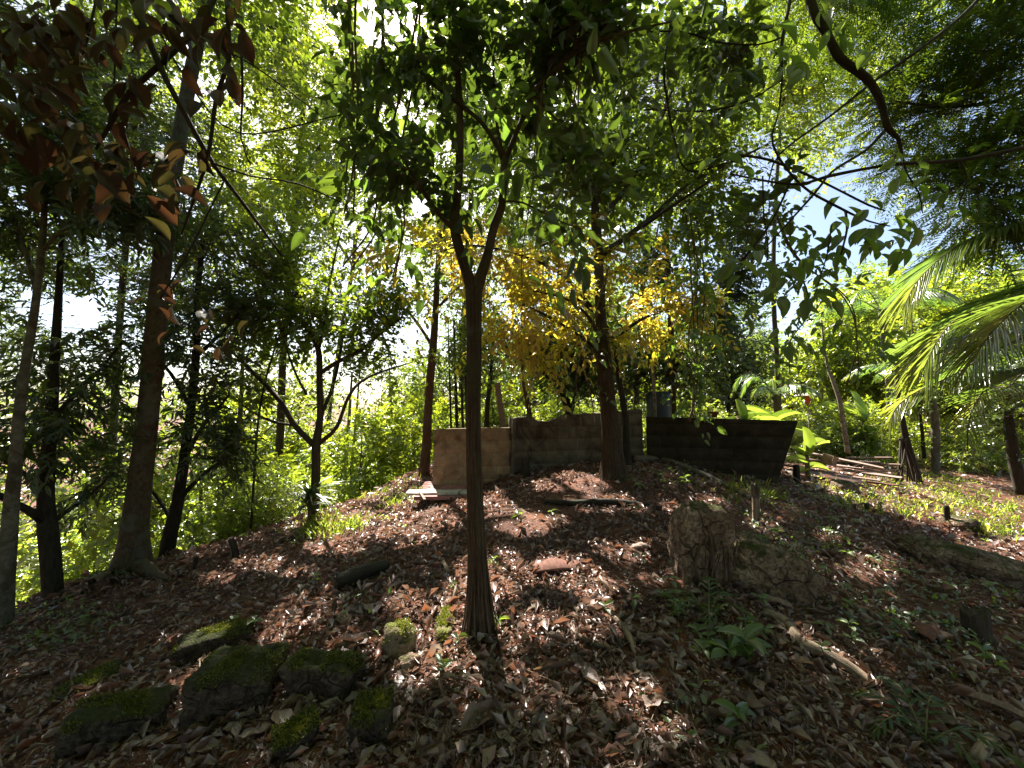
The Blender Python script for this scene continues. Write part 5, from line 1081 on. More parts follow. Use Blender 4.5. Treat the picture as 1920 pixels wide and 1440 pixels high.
def wall(name, label, A, B, topA, topB, zb, mat, th=.11, notch=None, slope=0.0, seed=0, bl=.40, ch=.2, cap=.0):
    """a wall of separate blocks between ground points A and B (world xy); tops at heights topA/topB"""
    rg = random.Random(seed); A = np.array(A, float)[:2]; B = np.array(B, float)[:2]; L = np.linalg.norm(B - A); ux = (B - A) / L; nx = np.array([ux[1], -ux[0]])
    if nx[1] > 0: nx = -nx
    root = empty(name, (A[0], A[1], zb), label, 'wall'); org = np.array([A[0], A[1], zb])
    top = lambda s: topA + (topB - topA) * s / L - (notch(s) if notch else 0)
    def box(s0, s1, z0, z1f, d0, d1, j=0.0, nseg=1):
        V = []; ss = np.linspace(s0, s1, nseg + 1)
        for s in ss:
            z1 = z1f(s)
            for z in (z0, max(z1, z0 + .004)):
                for dd in (d0, d1):
                    k = s + slope * (z - zb) * (s / L); xy = A + ux * k + nx * dd; V.append((xy[0] + rg.uniform(-j, j), xy[1] + rg.uniform(-j, j), z + rg.uniform(-j, j)))
        Fq = []
        for i in range(nseg):
            a = i * 4; b = a + 4
            Fq += [(a, b, b + 2, a + 2), (a + 1, a + 3, b + 3, b + 1), (a + 2, b + 2, b + 3, a + 3), (a, a + 1, b + 1, b)]
        Fq += [(0, 2, 3, 1), (4 * nseg, 4 * nseg + 1, 4 * nseg + 3, 4 * nseg + 2)]
        return np.array(V), [np.array(Fq)]
    n = int(round(L / bl)); tmx = max(top(0), top(L), top(L / 2)); rows = int((tmx - zb) / ch + .999)
    V, Fs = box(.006, L - .006, zb - .15, lambda s: top(s) - .012, -th + .012, -.004, nseg=40 if notch else 8)
    MB().add(V, Fs).build('mortar_core', WM['mortar'], root)
    for r in range(rows):
        z0 = zb + r * ch; off = (r % 2) * bl * .5; s = -off
        while s < L - .02:
            a, b = max(0, s) + .001, min(L, s + bl) - .001; s += bl
            if b - a < .05: continue
            if top((a + b) / 2) - z0 < .03: continue
            f = lambda t, z0=z0: min(z0 + ch - .0015, top(t))
            o = rg.uniform(-.0012, .0015); V, Fs = box(a, b, z0, f, -th, o, j=.0, nseg=6 if notch else 3)
            me = MB().add(V, Fs).build('block', WM[mat], root)
            bv = me.modifiers.new('bevel', 'BEVEL'); bv.width = .0012; bv.segments = 1; bv.limit_method = 'ANGLE'; bv.angle_limit = .9
    return root
def pt(px, py, d): return P(px, py, d)
a, b = pt(812, 860, 6.2), pt(958, 860, 6.25)
za, zb_ = pt(812, 805, 6.2)[2], pt(958, 801, 6.25)[2]
wall('tan_wall', 'low tan concrete block wall panel standing behind the forked tree', a, b, za, zb_, pt(880, 922, 6.2)[2], 'tan', seed=1)
a, b = pt(956, 860, 6.32), pt(1206, 830, 6.95)
Lm = np.linalg.norm((b - a)[:2])
def notch(s):
    u = s / Lm
    k = .085 * (1 / (1 + math.exp(-(u - .17) * 120))) * (1 / (1 + math.exp((u - .36) * 70))); return k + .01 * math.sin(u * 31) + .008 * math.sin(u * 77)
wall('notched_wall', 'mossy grey block wall with a broken notch in its top edge behind the vined tree', a, b, pt(956, 783, 6.32)[2], pt(1206, 768, 6.95)[2], pt(1000, 895, 6.3)[2], 'grey', notch=notch, seed=2)
a, b = pt(1213, 830, 6.75), pt(1452, 850, 6.25)
zt = pt(1213, 781, 6.75)[2]; zt2 = pt(1470, 789, 6.25)[2]; zbb = pt(1440, 915, 6.25)[2]
wall('dark_wall', 'blackened mossy block wall with outward leaning right end', a, b, zt, zt2, zbb, 'black', slope=.33, seed=3, th=.13)
# the return side of the dark wall goes back from its right end
a2 = pt(1458, 850, 6.42); b2 = pt(1462, 850, 7.3)
wall('side_wall', 'short return wall running back from the leaning right end of the dark wall', a2, b2, zt2 - .02, zt2 - .04, zbb + .08, 'black', seed=4, th=.1)
# concrete post between the tan and notched walls
def boxmesh(sx, sy, sz, bev=.004, j=0.0, seed=0, seg=1):
    import bmesh
    bm = bmesh.new(); bmesh.ops.create_cube(bm, size=1); bmesh.ops.scale(bm, vec=(sx, sy, sz), verts=bm.verts)
    if seg > 1: bmesh.ops.subdivide_edges(bm, edges=[e for e in bm.edges if abs(e.verts[0].co.x - e.verts[1].co.x) > .6 * sx], cuts=seg)
    if bev: bmesh.ops.bevel(bm, geom=[e for e in bm.edges if len(e.link_faces) == 2 and e.calc_face_angle(0) > .5], offset=bev, segments=1, affect='EDGES')
    r = random.Random(seed)
    if j:
        for v in bm.verts: v.co += Vector((r.uniform(-j, j), r.uniform(-j, j), r.uniform(-j, j)))
    me = bpy.data.meshes.new('box'); bm.to_mesh(me); bm.free(); return me
def boxobj(name, dims, loc, rot, mat, label, cat, group=None, bev=.004, j=0.0, seg=1, parent=None):
    me = boxmesh(*dims, bev, j, hash(dims) % 97 if False else int(dims[0] * 1000) % 97, seg); me.materials.append(mat)
    o = link(name, me, parent, tuple(loc), label=label, cat=cat, group=group); o.rotation_euler = rot; return o
MW = {
 'plank': surf_mat('weathered_plank', [(.3, (.10, .065, .05)), (.5, (.22, .15, .12)), (.7, (.36, .27, .22))], scale=4, bump=.5, coord='Object', island=True, stretch=(2, 12, 12)),
 'dplank': surf_mat('dark_plank', [(.3, (.05, .025, .018)), (.6, (.15, .07, .05)), (.75, (.24, .14, .10))], scale=4, bump=.5, coord='Object', island=True, stretch=(2, 12, 12)),
 'redsheet': surf_mat('faded_red_sheet', [(.3, (.20, .07, .06)), (.55, (.38, .17, .15)), (.75, (.50, .30, .27))], scale=5, bump=.2, rough=.5, spec=.5, coord='Object', stain=(.14, .06, .04)),
 'rust': surf_mat('rusty_sheet', [(.3, (.04, .02, .016)), (.5, (.10, .05, .04)), (.75, (.19, .11, .09))], scale=6, bump=.3, rough=.6, spec=.4, coord='Object', stain=(.08, .04, .03)),
 'white': surf_mat('dirty_white_board', [(.3, (.25, .22, .15)), (.5, (.55, .52, .45)), (.7, (.70, .68, .62))], scale=8, bump=.3, coord='Object', moss=(.22, .22, .04), moss_lo=.55, moss_hi=.66),
 'tank': surf_mat('tank_plastic', [(.3, (.012, .02, .03)), (.7, (.03, .05, .065))], scale=3, bump=.1, rough=.4, spec=.5),
 'terra': surf_mat('terracotta', [(.3, (.14, .05, .03)), (.7, (.30, .13, .09))], scale=20, bump=.3),
 'rock': surf_mat('boulder_stone', [(.36, (.09, .062, .04)), (.5, (.27, .19, .13)), (.64, (.45, .34, .25))], scale=9, detail=12, bump=1.0, dist=.05, stain=(.20, .13, .085), moss=(.14, .17, .03), moss_up=True, moss_lo=.62, moss_hi=.74, crack=5.0),
 'mossrock': surf_mat('mossy_block', [(.35, (.03, .023, .017)), (.52, (.085, .065, .047)), (.7, (.19, .15, .11))], scale=11, detail=11, bump=1.0, dist=.03, crack=9.0, moss=(.07, .085, .016), moss_up=True, moss_lo=.54, moss_hi=.70),
 'paleRock': surf_mat('pale_mossy_stone', [(.3, (.10, .075, .05)), (.5, (.24, .18, .12)), (.7, (.38, .30, .21))], scale=9, detail=9, bump=1.0, dist=.02, moss=(.20, .22, .04), moss_up=True, moss_lo=.56, moss_hi=.72),
}
pw = pt(962, 850, 6.22); boxobj('concrete_post', (.06, .08, .98), (pw[0], pw[1], pt(962, 785, 6.22)[2] - .49), (0, .03, .1), WM['grey'], 'narrow leaning concrete post between the tan panel and the notched wall', 'post', j=.003)

# tank, planter, leaning post behind the walls
def lathe(prof, n=24):
    V = []; 
    for r, z in prof:
        for k in range(n): a = k * 2 * math.pi / n; V.append((r * math.cos(a), r * math.sin(a), z))
    Fq = [(i * n + k, i * n + (k + 1) % n, (i + 1) * n + (k + 1) % n, (i + 1) * n + k) for i in range(len(prof) - 1) for k in range(n)]
    return np.array(V), [np.array(Fq)]
p_ = pt(1236, 780, 8.0); tk = empty('water_tank', (p_[0], p_[1], float(H(p_[0], p_[1]))), 'dark blue-grey cylindrical tank behind the left end of the dark wall', 'tank')
zt_ = pt(1236, 737, 8.0)[2] - tk.location[2]
V, Fs = lathe([(0.0, 0), (.23, 0), (.24, .05)] + [(.24 + (.01 if k % 2 else 0), .05 + k * (zt_ - .12) / 16) for k in range(17)] + [(.235, zt_ - .04), (.21, zt_)]); link('body', mesh('body', V, Fs, MW['tank'], True), tk)
V, Fs = lathe([(.215, zt_ - .002), (.215, zt_ + .015), (.1, zt_ + .035), (0.0, zt_ + .04)]); link('lid', mesh('lid', V, Fs, MW['tank'], True), tk)
p_ = pt(1337, 779, 6.48); pl = empty('clay_planter', (p_[0], p_[1], pt(1337, 783, 6.48)[2]), 'small reddish clay planter sitting on top of the dark wall', 'planter')
V, Fs = lathe([(0, 0), (.055, 0), (.075, .08), (.085, .082), (.085, .10), (.072, .10), (.06, .06), (0, .06)], 16); link('pot', mesh('pot', V, Fs, MW['terra'], True), pl)
bro = empty('bromeliad', (p_[0], p_[1], pl.location[2] + .065), 'spiky yellowish bromeliad growing in the clay planter on the wall', 'plant')
bme = mesh('blade', *strip_leaf(droop=.4)[:2], LM['grass'], True, {'rnd': np.full(18, .8)}, strip_leaf()[2])
for i in range(20):
    a = i * 2.4; el = .5 + .8 * rb.random(); D = np.array([[math.cos(a) * math.cos(el), math.sin(a) * math.cos(el), math.sin(el)]])
    o = link('blade', bme, bro); o.matrix_local = Matrix(frames(D, np.array([[0, .1, 1.0]]), np.array([.022]), np.array([.14 + .08 * rb.random()]))[0].tolist()).to_4x4()
a, b = pt(944, 805, 7.6), pt(932, 718, 7.6); m = (a + b) / 2
boxobj('leaning_post', (.10, .05, float(np.linalg.norm(b - a)) + .5), m - (b - a) / np.linalg.norm(b - a) * .25, (0, math.atan2(b[0] - a[0], b[2] - a[2]), .1), MW['plank'], 'sawn wooden post leaning left behind the joint of the two pale walls', 'post', j=.006)
# small orange-red cup with a white cover in the clearing
p_ = pt(1514, 742, 12); fl = empty('cup_stake', (p_[0], p_[1], float(H(p_[0], p_[1]))), 'thin stake carrying a small orange-red cup under a white cover, in the clearing', 'post')
hz = p_[2] - fl.location[2]
V, Fs, bk = tube([(0, 0, -.1), (0, 0, hz * .5), (0, 0, hz - .2)], .012, 6); link('stake', mesh('stake', V, Fs, BM['pale'], True, {'bk': bk}), fl)
V, Fs = lathe([(.02, hz - .28), (.06, hz - .2), (.09, hz - .02), (.085, hz), (0, hz)], 14); link('cup', mesh('cup', V, Fs, surf_mat('orange_cup', [(.3, (.45, .10, .05)), (.7, (.6, .18, .10))], scale=6, bump=.1), True), fl)
V, Fs = lathe([(.34, hz + .0), (.30, hz + .03), (.05, hz + .10), (0, hz + .10)], 10); link('cover', mesh('cover', V, Fs, MW['white'], False), fl)

# ------------------------------------------------------------------ stones
from mathutils import noise as mn
import bmesh
def rock(name, label, px, py, dims, rz=0.0, mat='rock', boxy=.0, rough=.12, seed=0, sub=5, cat='boulder', sink=.3, tilt=(0, 0), group=None, dz=0, cut=None, tuft=0):
    g = G(px, py); bm = bmesh.new(); bmesh.ops.create_icosphere(bm, subdivisions=sub, radius=1)
    for v in bm.verts:
        c = v.co.normalized()
        if boxy:
            m_ = (abs(c.x) ** (2 + boxy * 6) + abs(c.y) ** (2 + boxy * 6) + abs(c.z) ** (2 + boxy * 6)) ** (1 / (2 + boxy * 6)); c = c / m_
        o = Vector((seed * 3.1, seed * 1.7, 0))
        n1 = mn.fractal(c * 1.3 + o, 1, 2, 5); n2 = mn.ridged_multi_fractal(c * 2.6 + o, 1, 2, 4, 1, 2) * .12; n3 = mn.fractal(c * 7 + o, .8, 2, 5) * .30 + mn.fractal(c * 22 + o, .8, 2, 3) * .10
        c = c * (1 + rough * (n1 * 1.2 - n2 + n3))
        if cut and c.dot(Vector(cut[:3])) > cut[3]: c = c - Vector(cut[:3]) * (c.dot(Vector(cut[:3])) - cut[3]) * .92
        v.co = Vector((c.x * dims[0] / 2, c.y * dims[1] / 2, c.z * dims[2] / 2))
    me = bpy.data.meshes.new('rock'); bm.to_mesh(me); bm.free(); me.polygons.foreach_set('use_smooth', np.ones(len(me.polygons), bool)); me.materials.append(MW[mat])
    rloc = np.array([g[0], g[1] + dims[1] * .3, g[2] + dims[2] * (.5 - sink) + dz])
    o = link(name, me, None, (g[0], g[1] + dims[1] * .3, g[2] + dims[2] * (.5 - sink) + dz), label=label, cat=cat, group=group); o.rotation_euler = (tilt[0], tilt[1], rz)
    if tuft:
        r2 = np.random.default_rng(seed); co = np.empty(len(me.vertices) * 3, np.float32); me.vertices.foreach_get('co', co); co = co.reshape(-1, 3)
        nv = np.empty(len(me.vertices) * 3, np.float32); me.vertices.foreach_get('normal', nv); nv = nv.reshape(-1, 3)
        up = nv[:, 2] > .35; ok = np.where(up & (np.array([mn.noise(Vector(v) * 9 + Vector((seed, 0, 0))) for v in co]) > .0))[0]
        if len(ok):
            k = ok[r2.integers(0, len(ok), tuft)]; pp = co[k] + r2.normal(0, .006, (tuft, 3)) * [1, 1, .2]; D = nv[k] + r2.normal(0, .55, (tuft, 3)); L = .007 + .010 * r2.random(tuft)
            V, Fs, uv, n4 = inst(T_R2, frames(D, nv[k] + r2.normal(0, .8, (tuft, 3)), L * .5, L), pp.astype(float)); m_ = mesh('moss', V, Fs, LM['moss'], False, {'rnd': np.repeat(r2.random(tuft), n4)}); link('moss', m_, o, kind='stuff')
    return o
BLD = rock('boulder', 'tall brown upright half of the split boulder right of the forked tree', 1330, 1095, (.44, .40, .84), .15, 'rock', .30, .12, 3, 5, sink=.34, cut=(0, -1, 0, .72))
_r = np.random.default_rng(9)
for _i in range(11):
    x0 = -.10 + .03 * _i + _r.normal(0, .01); z0 = .16 + _r.normal(0, .06); pp = [(x0, -.155, z0), (x0 + _r.normal(0, .03), -.168, z0 - .18), (x0 + _r.normal(0, .04), -.172, z0 - .36), (x0 + _r.normal(0, .05), -.19, z0 - .5)]
    V, Fs, bk = tube(smooth_path(pp, step=.03), .003 + .006 * _r.random(), 6, .1, _i); link('root', mesh('root', V, Fs, BM['root'], True, {'bk': bk}), BLD)
rock('boulder', 'squat moss-edged half of the split boulder, right of the upright half', 1458, 1118, (.62, .42, .46), -.15, 'rock', .35, .13, 5, 5, sink=.30, tilt=(0, .42))
rock('boulder', 'long low mossy rock lying on the slope at the right edge', 1870, 1092, (1.35, .5, .36), -.35, 'rock', .15, .16, 8, 5, sink=.3, tilt=(0, .22))
rock('boulder', 'small rounded rock on the slope below the pile of planks', 1590, 925, (.46, .4, .28), .1, 'rock', .1, .15, 9, 5, sink=.3)
rock('boulder', 'flat grey rock beside the short dark stub at the right', 1815, 995, (.42, .4, .22), .1, 'rock', .3, .15, 11, 5, sink=.3)
mb_ = [('mossy concrete block nearest the lower left corner', 200, 1395, (.42, .22, .20), .45), ('largest mossy concrete block, with a pale stick on its top', 425, 1340, (.40, .32, .30), .12),
       ('long mossy block tucked right behind the largest one', 600, 1310, (.42, .17, .22), -.22), ('mossy block lying apart higher up the slope from the others', 395, 1225, (.42, .2, .15), .38),
       ('small mossy block with dry leaves on top below the curled brown leaf', 692, 1392, (.17, .2, .17), .05), ('dark broken chunk between the largest and the smallest mossy blocks', 548, 1418, (.18, .14, .13), .6),
       ('half-buried mossy slab in the litter left of the largest block', 150, 1300, (.3, .2, .08), .5)]
for i, (lab, x, y, dm, rz) in enumerate(mb_):
    rock('mossy_block', lab, x, y, dm, rz, 'mossrock', 1.6, .11, 20 + i, 5, cat='concrete block', sink=.26, group='mossy blocks in the lower left', tilt=(.08, .1 - .06 * i), tuft=1700)
rock('stone', 'pale moss-capped round stone left of the sunlit patch', 742, 1235, (.19, .17, .19), .3, 'paleRock', .2, .16, 31, 5, 'stone', sink=.2, tuft=700)
rock('stone', 'long mossy slab lying just left of the foot of the forked tree', 830, 1195, (.10, .34, .10), .1, 'paleRock', .5, .12, 32, 5, 'stone', sink=.3, tuft=1500)
rock('stone', 'small dark stone at the lower side of the pale round stone', 765, 1262, (.12, .1, .1), .7, 'rock', .2, .2, 33, 4, 'stone', sink=.3)
rock('stone', 'little grey stone between the big curled leaf and the log', 640, 1170, (.1, .09, .07), .7, 'rock', .2, .2, 34, 4, 'stone', sink=.3)

# ------------------------------------------------------------------ sticks, logs, stubs
def log(label, pts, r, bark='twig', name='fallen_branch', cat='branch', lift=.6, wk=1.3, sides=10, amp=.08, group=None, flat=1.0):
    r = r * wk if np.isscalar(r) else [q_ * wk for q_ in r]; lift = max(lift, .95) if cat in ('branch', 'log') else lift
    W = []
    for i, (x, y) in enumerate(pts):
        g = G(x, y); W.append((g[0], g[1], g[2] + (r if np.isscalar(r) else r[min(i, len(r) - 1)]) * lift))
    W = np.array(W); q = smooth_path(W, step=.04); rr = np.interp(np.linspace(0, 1, len(q)), np.linspace(0, 1, 2 if np.isscalar(r) else len(r)), [r, r * .7] if np.isscalar(r) else r)
    V, Fs, bk = tube(q, rr, sides, amp, len(pts) + int(pts[0][0]))
    return MB().add(V, Fs, bk=bk).build(name, BM[bark], None, origin=tuple(W.mean(0)), smooth=True, label=label, cat=cat, group=group)
log('thick pale fallen branch slanting down past the silvery seedling', [(1440, 1160), (1475, 1178), (1500, 1215), (1540, 1235), (1600, 1268), (1640, 1295)], [.02, .024, .026, .028, .024, .018], 'pole')
log('crooked pale branch piece above the thick fallen branch', [(1430, 1155), (1455, 1165), (1490, 1185)], [.02, .024, .015], 'pole')
log('broken log lying left of the forked tree on the slope', [(632, 1108), (665, 1098), (700, 1082), (728, 1072)], [.055, .058, .05, .04], 'dark', 'broken_log', 'log', sides=16, amp=.12)
log('forked stick curving down toward the mossy blocks', [(590, 1070), (560, 1130), (535, 1190), (515, 1235)], [.004, .007, .010, .006])
log('knobbly pale stick on the litter left of the broken log', [(470, 1070), (510, 1082), (545, 1090), (570, 1095)], [.008, .013, .011, .006], 'pole')
log('short pale stick beside the end of the broken log', [(592, 1105), (612, 1118), (630, 1128)], [.006, .008, .006], 'pole')
log('brown stick leaning above the forked tree base at left', [(820, 1050), (832, 1062), (842, 1078)], [.014, .017, .014], 'pole')
log('long thin root running left from the forked tree foot', [(640, 1065), (720, 1072), (790, 1085), (850, 1078), (872, 1072)], [.004, .007, .009, .008, .005])
log('twisted dark branch crossing the litter right of the sunlit patch', [(1010, 1178), (1060, 1190), (1110, 1215), (1150, 1220)], [.006, .011, .013, .008], 'twig')
log('gnarled branch pointing down in the lower centre right', [(1150, 1160), (1175, 1195), (1195, 1240), (1205, 1270)], [.012, .016, .014, .010], 'pole')
log('mossy branch end joining the gnarled branch', [(1190, 1210), (1230, 1200), (1265, 1195)], [.012, .014, .012], 'grey')
log('dark curved stick standing in the litter at lower centre', [(1000, 1375), (1010, 1335), (1022, 1300), (1030, 1290)], [.014, .013, .011, .008], 'grey')
log('long bare twig bending toward the lower edge right of centre', [(1080, 1395), (1110, 1350), (1125, 1260), (1135, 1235)], [.003, .004, .004, .002])
log('pale root looping by the two mossy blocks at the lower edge', [(330, 1335), (355, 1360), (375, 1395), (360, 1436)], [.006, .008, .008, .005], 'pole')
log('white straw-like stalk resting upright on the largest mossy block', [(373, 1270), (372, 1300), (370, 1335)], [.0025, .003, .003], 'pale', 'pale_stalk', 'stalk', lift=30)
log('thin reddish pole lying across the right slope', [(1530, 1000), (1600, 1020), (1660, 1045), (1720, 1075)], [.006, .007, .007, .004], 'red')
log('fallen branch ending at the dark mound of roots on the right', [(1700, 1200), (1740, 1190), (1790, 1165)], [.018, .02, .014], 'dark')
log('weathered pale stick near the lower right corner', [(1790, 1335), (1830, 1365), (1870, 1395), (1885, 1415)], [.006, .010, .012, .006], 'pale')
log('short upright branch stub at the lower right edge', [(1830, 1440), (1850, 1415), (1860, 1400)], [.02, .022, .018], 'pole')
log('long mossy root running down from the summit along the dark wall', [(1190, 868), (1240, 868), (1290, 885), (1330, 900), (1380, 925)], [.05, .045, .04, .035, .02], 'grey')
log('dark log half buried across the middle of the slope', [(1020, 945), (1080, 950), (1150, 948), (1240, 958)], [.02, .03, .03, .02], 'dark')
log('pale roots at the foot of the vine-wrapped tree', [(1165, 885), (1185, 880), (1210, 888)], [.03, .025, .012], 'root')
log('buttress root running left down the slope from the big leaning tree', [(236, 1066), (205, 1082), (170, 1108), (120, 1128), (60, 1150)], [.16, .12, .07, .05, .02], 'big', 'buttress_root', 'root', wk=1.0, lift=.45, sides=16)
log('buttress root running right from the big leaning tree', [(262, 1070), (285, 1080), (320, 1092)], [.10, .06, .02], 'big', 'buttress_root', 'root', wk=1.0, lift=.45, sides=16)
log('short fallen pole at the far brow beside the thin pale trunks', [(745, 868), (725, 895), (700, 912)], [.02, .02, .015], 'dark')
for i in range(90):
    x = rb.uniform(60, 1880); y = rb.uniform(1090, 1420); a = rb.uniform(0, 6.28); L = rb.uniform(40, 110)
    log('bare dead twig lying among the dry leaves', [(x, y), (x + L * .5 * math.cos(a) + rb.uniform(-8, 8), min(1436, y + L * .25 * math.sin(a))), (x + L * math.cos(a), min(1438, y + L * .5 * math.sin(a)))], [rb.uniform(.002, .005), rb.uniform(.003, .006), .0015], rb.choice(['twig', 'pole', 'twig']), 'dead_twig', 'twig', group='bare dead twigs in the litter', sides=6, lift=2.0)
def stub(label, px, py, h, r, bark='dark', jag=.04, name='tree_stub', lean=0.0, limbs=()):
    g = G(px, py); p = [g - [0, 0, .1], g + [lean * .4 * h, 0, h * .5], g + [lean * h, 0, h]]; q = smooth_path(p, step=.04); rr = r * (1 + .5 * np.exp(-np.linspace(0, 1, len(q)) * 6))
    root = empty(name, tuple(g), label, 'stump')
    V, Fs, bk = tube(q, rr, 14, .12, int(px), ridges=5); top = V[:, 2] > g[2] + h * .85; r2 = np.random.default_rng(px); V[top, 2] += r2.random(top.sum()) * jag
    MB().add(V, Fs, bk=bk).build('trunk', BM[bark], root, smooth=True)
    for (dx, dz, L, a) in limbs:
        st = g + np.array([lean * dz, 0, dz]); V, Fs, bk = tube(smooth_path([st, st + [dx * .5, 0, L * .4], st + [dx, -.02, L]], step=.03), np.linspace(a, a * .4, 3).mean(), 6, .05); MB().add(V, Fs, bk=bk).build('broken_limb', BM[bark], root, smooth=True)
stub('splintered brown stump with torn side shoots behind the split boulder', 1418, 980, .36, .035, 'pole', .09, limbs=[(-.22, .1, .22, .008), (.15, .08, .16, .006), (-.06, .2, .2, .01), (.05, .15, .25, .01)])
stub('short square-topped dark post at the right end of the dark wall', 1495, 905, .30, .05, 'dark', .01, 'short_post')
stub('blackened stub with small side arms standing at the right', 1777, 985, .26, .03, 'dark', .02, limbs=[(-.09, .1, .04, .012), (.12, .1, -.04, .012)])
stub('small cut stub left of two near the small rounded rock', 1626, 962, .12, .03, 'dark', .02)
stub('short dark stub just above the small cut stub', 1650, 955, .10, .022, 'dark', .02)
stub('rotten dark mound of roots and litter in the right foreground', 1830, 1205, .17, .07, 'brown', .10, limbs=[(-.12, .05, .1, .01), (.1, .1, .12, .01)])
stub('small rotten stub in front of the notched wall', 985, 893, .22, .07, 'dark', .08)
stub('short dark stake on the brow left of the yellow leaf', 366, 1068, .12, .02, 'dark', .01, 'short_stake')
stub('dark leaning stake on the brow below the banana plant', 445, 1050, .22, .03, 'dark', .04, 'short_stake', lean=-.4)
# aerial root bundle by the leaning dark trunk
def root_bundle():
    g = P(1694, 885, 9.3); g[2] = H(g[0], g[1]); root = empty('stilt_roots', tuple(g), 'bundle of bare stilt roots beside the dark leaning trunk in the clearing', 'roots')
    rg = np.random.default_rng(3)
    for i in range(9):
        a = P(1690 + rg.normal(0, 5), 822, 9.3); e = P(1676 + i * 6, 892, 9.3 + rg.normal(0, .1)); e[2] = H(e[0], e[1]) - .03
        m = (a + e) / 2 + rg.normal(0, .05, 3); V, Fs, bk = tube(smooth_path([a, m, e], step=.06), .018, 7, .15, i); MB().add(V, Fs, bk=bk).build('root', BM['brown'], root, smooth=True)
root_bundle()

# ------------------------------------------------------------------ sheets and plank pile
def corrugated(name, label, c, L, Wd, rot, mat, cor=.076, amp=.009, n=9, group=None, sag=0.02):
    nu = n * 6 + 1; V = []
    for j in range(7):
        x = (j / 6 - .5) * L
        for i in range(nu):
            y = (i / (nu - 1) - .5) * Wd; V.append((x, y, amp * math.sin(i / 6 * 2 * math.pi) - sag * (2 * j / 6 - 1) ** 2 + .004 * math.sin(j * 2 + i)))
    Fq = [(j * nu + i, j * nu + i + 1, (j + 1) * nu + i + 1, (j + 1) * nu + i) for j in range(6) for i in range(nu - 1)]
    me = mesh(name, V, [np.array(Fq)], MW[mat], True); o = link(name, me, None, tuple(c), label=label, cat='sheet', group=group); o.rotation_euler = rot
    s = o.modifiers.new('t', 'SOLIDIFY'); s.thickness = .002; return o
g = G(850, 935)
corrugated('corrugated_sheet', 'faded red corrugated metal sheet lying at the foot of the tan wall', (g[0] + .02, g[1] + .3, g[2] + .10), 1.15, .62, (.16, .0, -.02), 'redsheet', n=8)
boxobj('white_board', (1.12, .16, .035), (g[0] - .12, g[1] + .02, g[2] + .085), (.10, -.01, .0), MW['white'], 'dirty white mossy board lying on the red sheet by the tan wall', 'board', j=.004, seg=5)
boxobj('red_beam', (1.05, .05, .055), (g[0] - .02, g[1] - .12, g[2] + .035), (0, -.01, .0), MW['redsheet'], 'dull red metal beam under the front edge of the white board', 'beam')
boxobj('loose_board', (.26, .035, .014), (g[0] - .42, g[1] - .15, g[2] + .07), (0, .25, -1.05), MW['plank'], 'short pale slat propped against the red beam', 'board')
g = G(1600, 905)
pk = [  # cx,cy px, depth, length, width, thick, rotz, roty, mat
 (1600, 862, 8.6, 1.9, .17, .03, -.55, .20, 'plank', 'long pale plank sloping across the front of the plank pile'), (1655, 888, 8.2, 1.3, .14, .025, -.9, .06, 'plank', 'pale plank splayed lowest at the right foot of the plank pile'),
 (1640, 880, 8.4, 1.2, .12, .025, -.75, .10, 'plank', 'pale plank second from the right foot of the plank pile'), (1620, 865, 9.0, 1.6, .10, .03, -.1, .03, 'plank', 'plank lying level at the back of the plank pile'),
 (1650, 858, 9.4, 1.5, .08, .03, -.02, .0, 'plank', 'narrow plank at the very back of the pile'), (1540, 880, 8.3, 1.5, .14, .03, -.25, .16, 'dplank', 'dark red plank low on the left of the plank pile'),
 (1560, 892, 8.1, 1.3, .10, .025, -.4, .12, 'dplank', 'dark red plank at the front of the plank pile'), (1590, 895, 8.0, 1.2, .08, .02, -.5, .1, 'plank', 'thin pinkish batten at the front of the plank pile'),
 (1530, 860, 8.8, 1.2, .16, .03, -.2, .1, 'plank', 'wide bleached plank behind the short post'), (1670, 870, 8.9, 1.1, .09, .02, -.2, .0, 'plank', 'short bleached batten at the right of the plank pile'),
 (1630, 895, 8.0, 1.0, .09, .02, -.95, .04, 'plank', 'short splayed plank in front of the plank pile'), (1665, 905, 7.8, .9, .10, .02, -.8, .02, 'dplank', 'reddish plank end lying in the grass before the plank pile')]
for cx, cy, d, L, wd, th, rz, ry, mt_, lab in pk:
    c = pt(cx, cy, d); c[2] = max(c[2], H(c[0], c[1]) + .04); c = c - np.array([.25, 0, 0]); boxobj('plank', (L * .72, wd, th), c, (.1, ry, rz), MW[mt_], lab, 'plank', 'planks of the pile at right', j=.003, seg=4)
c = pt(1540, 890, 7.9); corrugated('rusty_sheet', 'rusty dark corrugated sheet sticking out under the plank pile', (c[0], c[1], c[2] + .0), 1.3, .5, (.12, .1, -.25), 'rust', n=6)
c = pt(1555, 862, 8.5); boxobj('broken_block', (.22, .2, .2), c, (.3, .2, .5), WM['tan'], 'broken tan concrete chunk sitting in the middle of the plank pile', 'concrete block', j=.012)

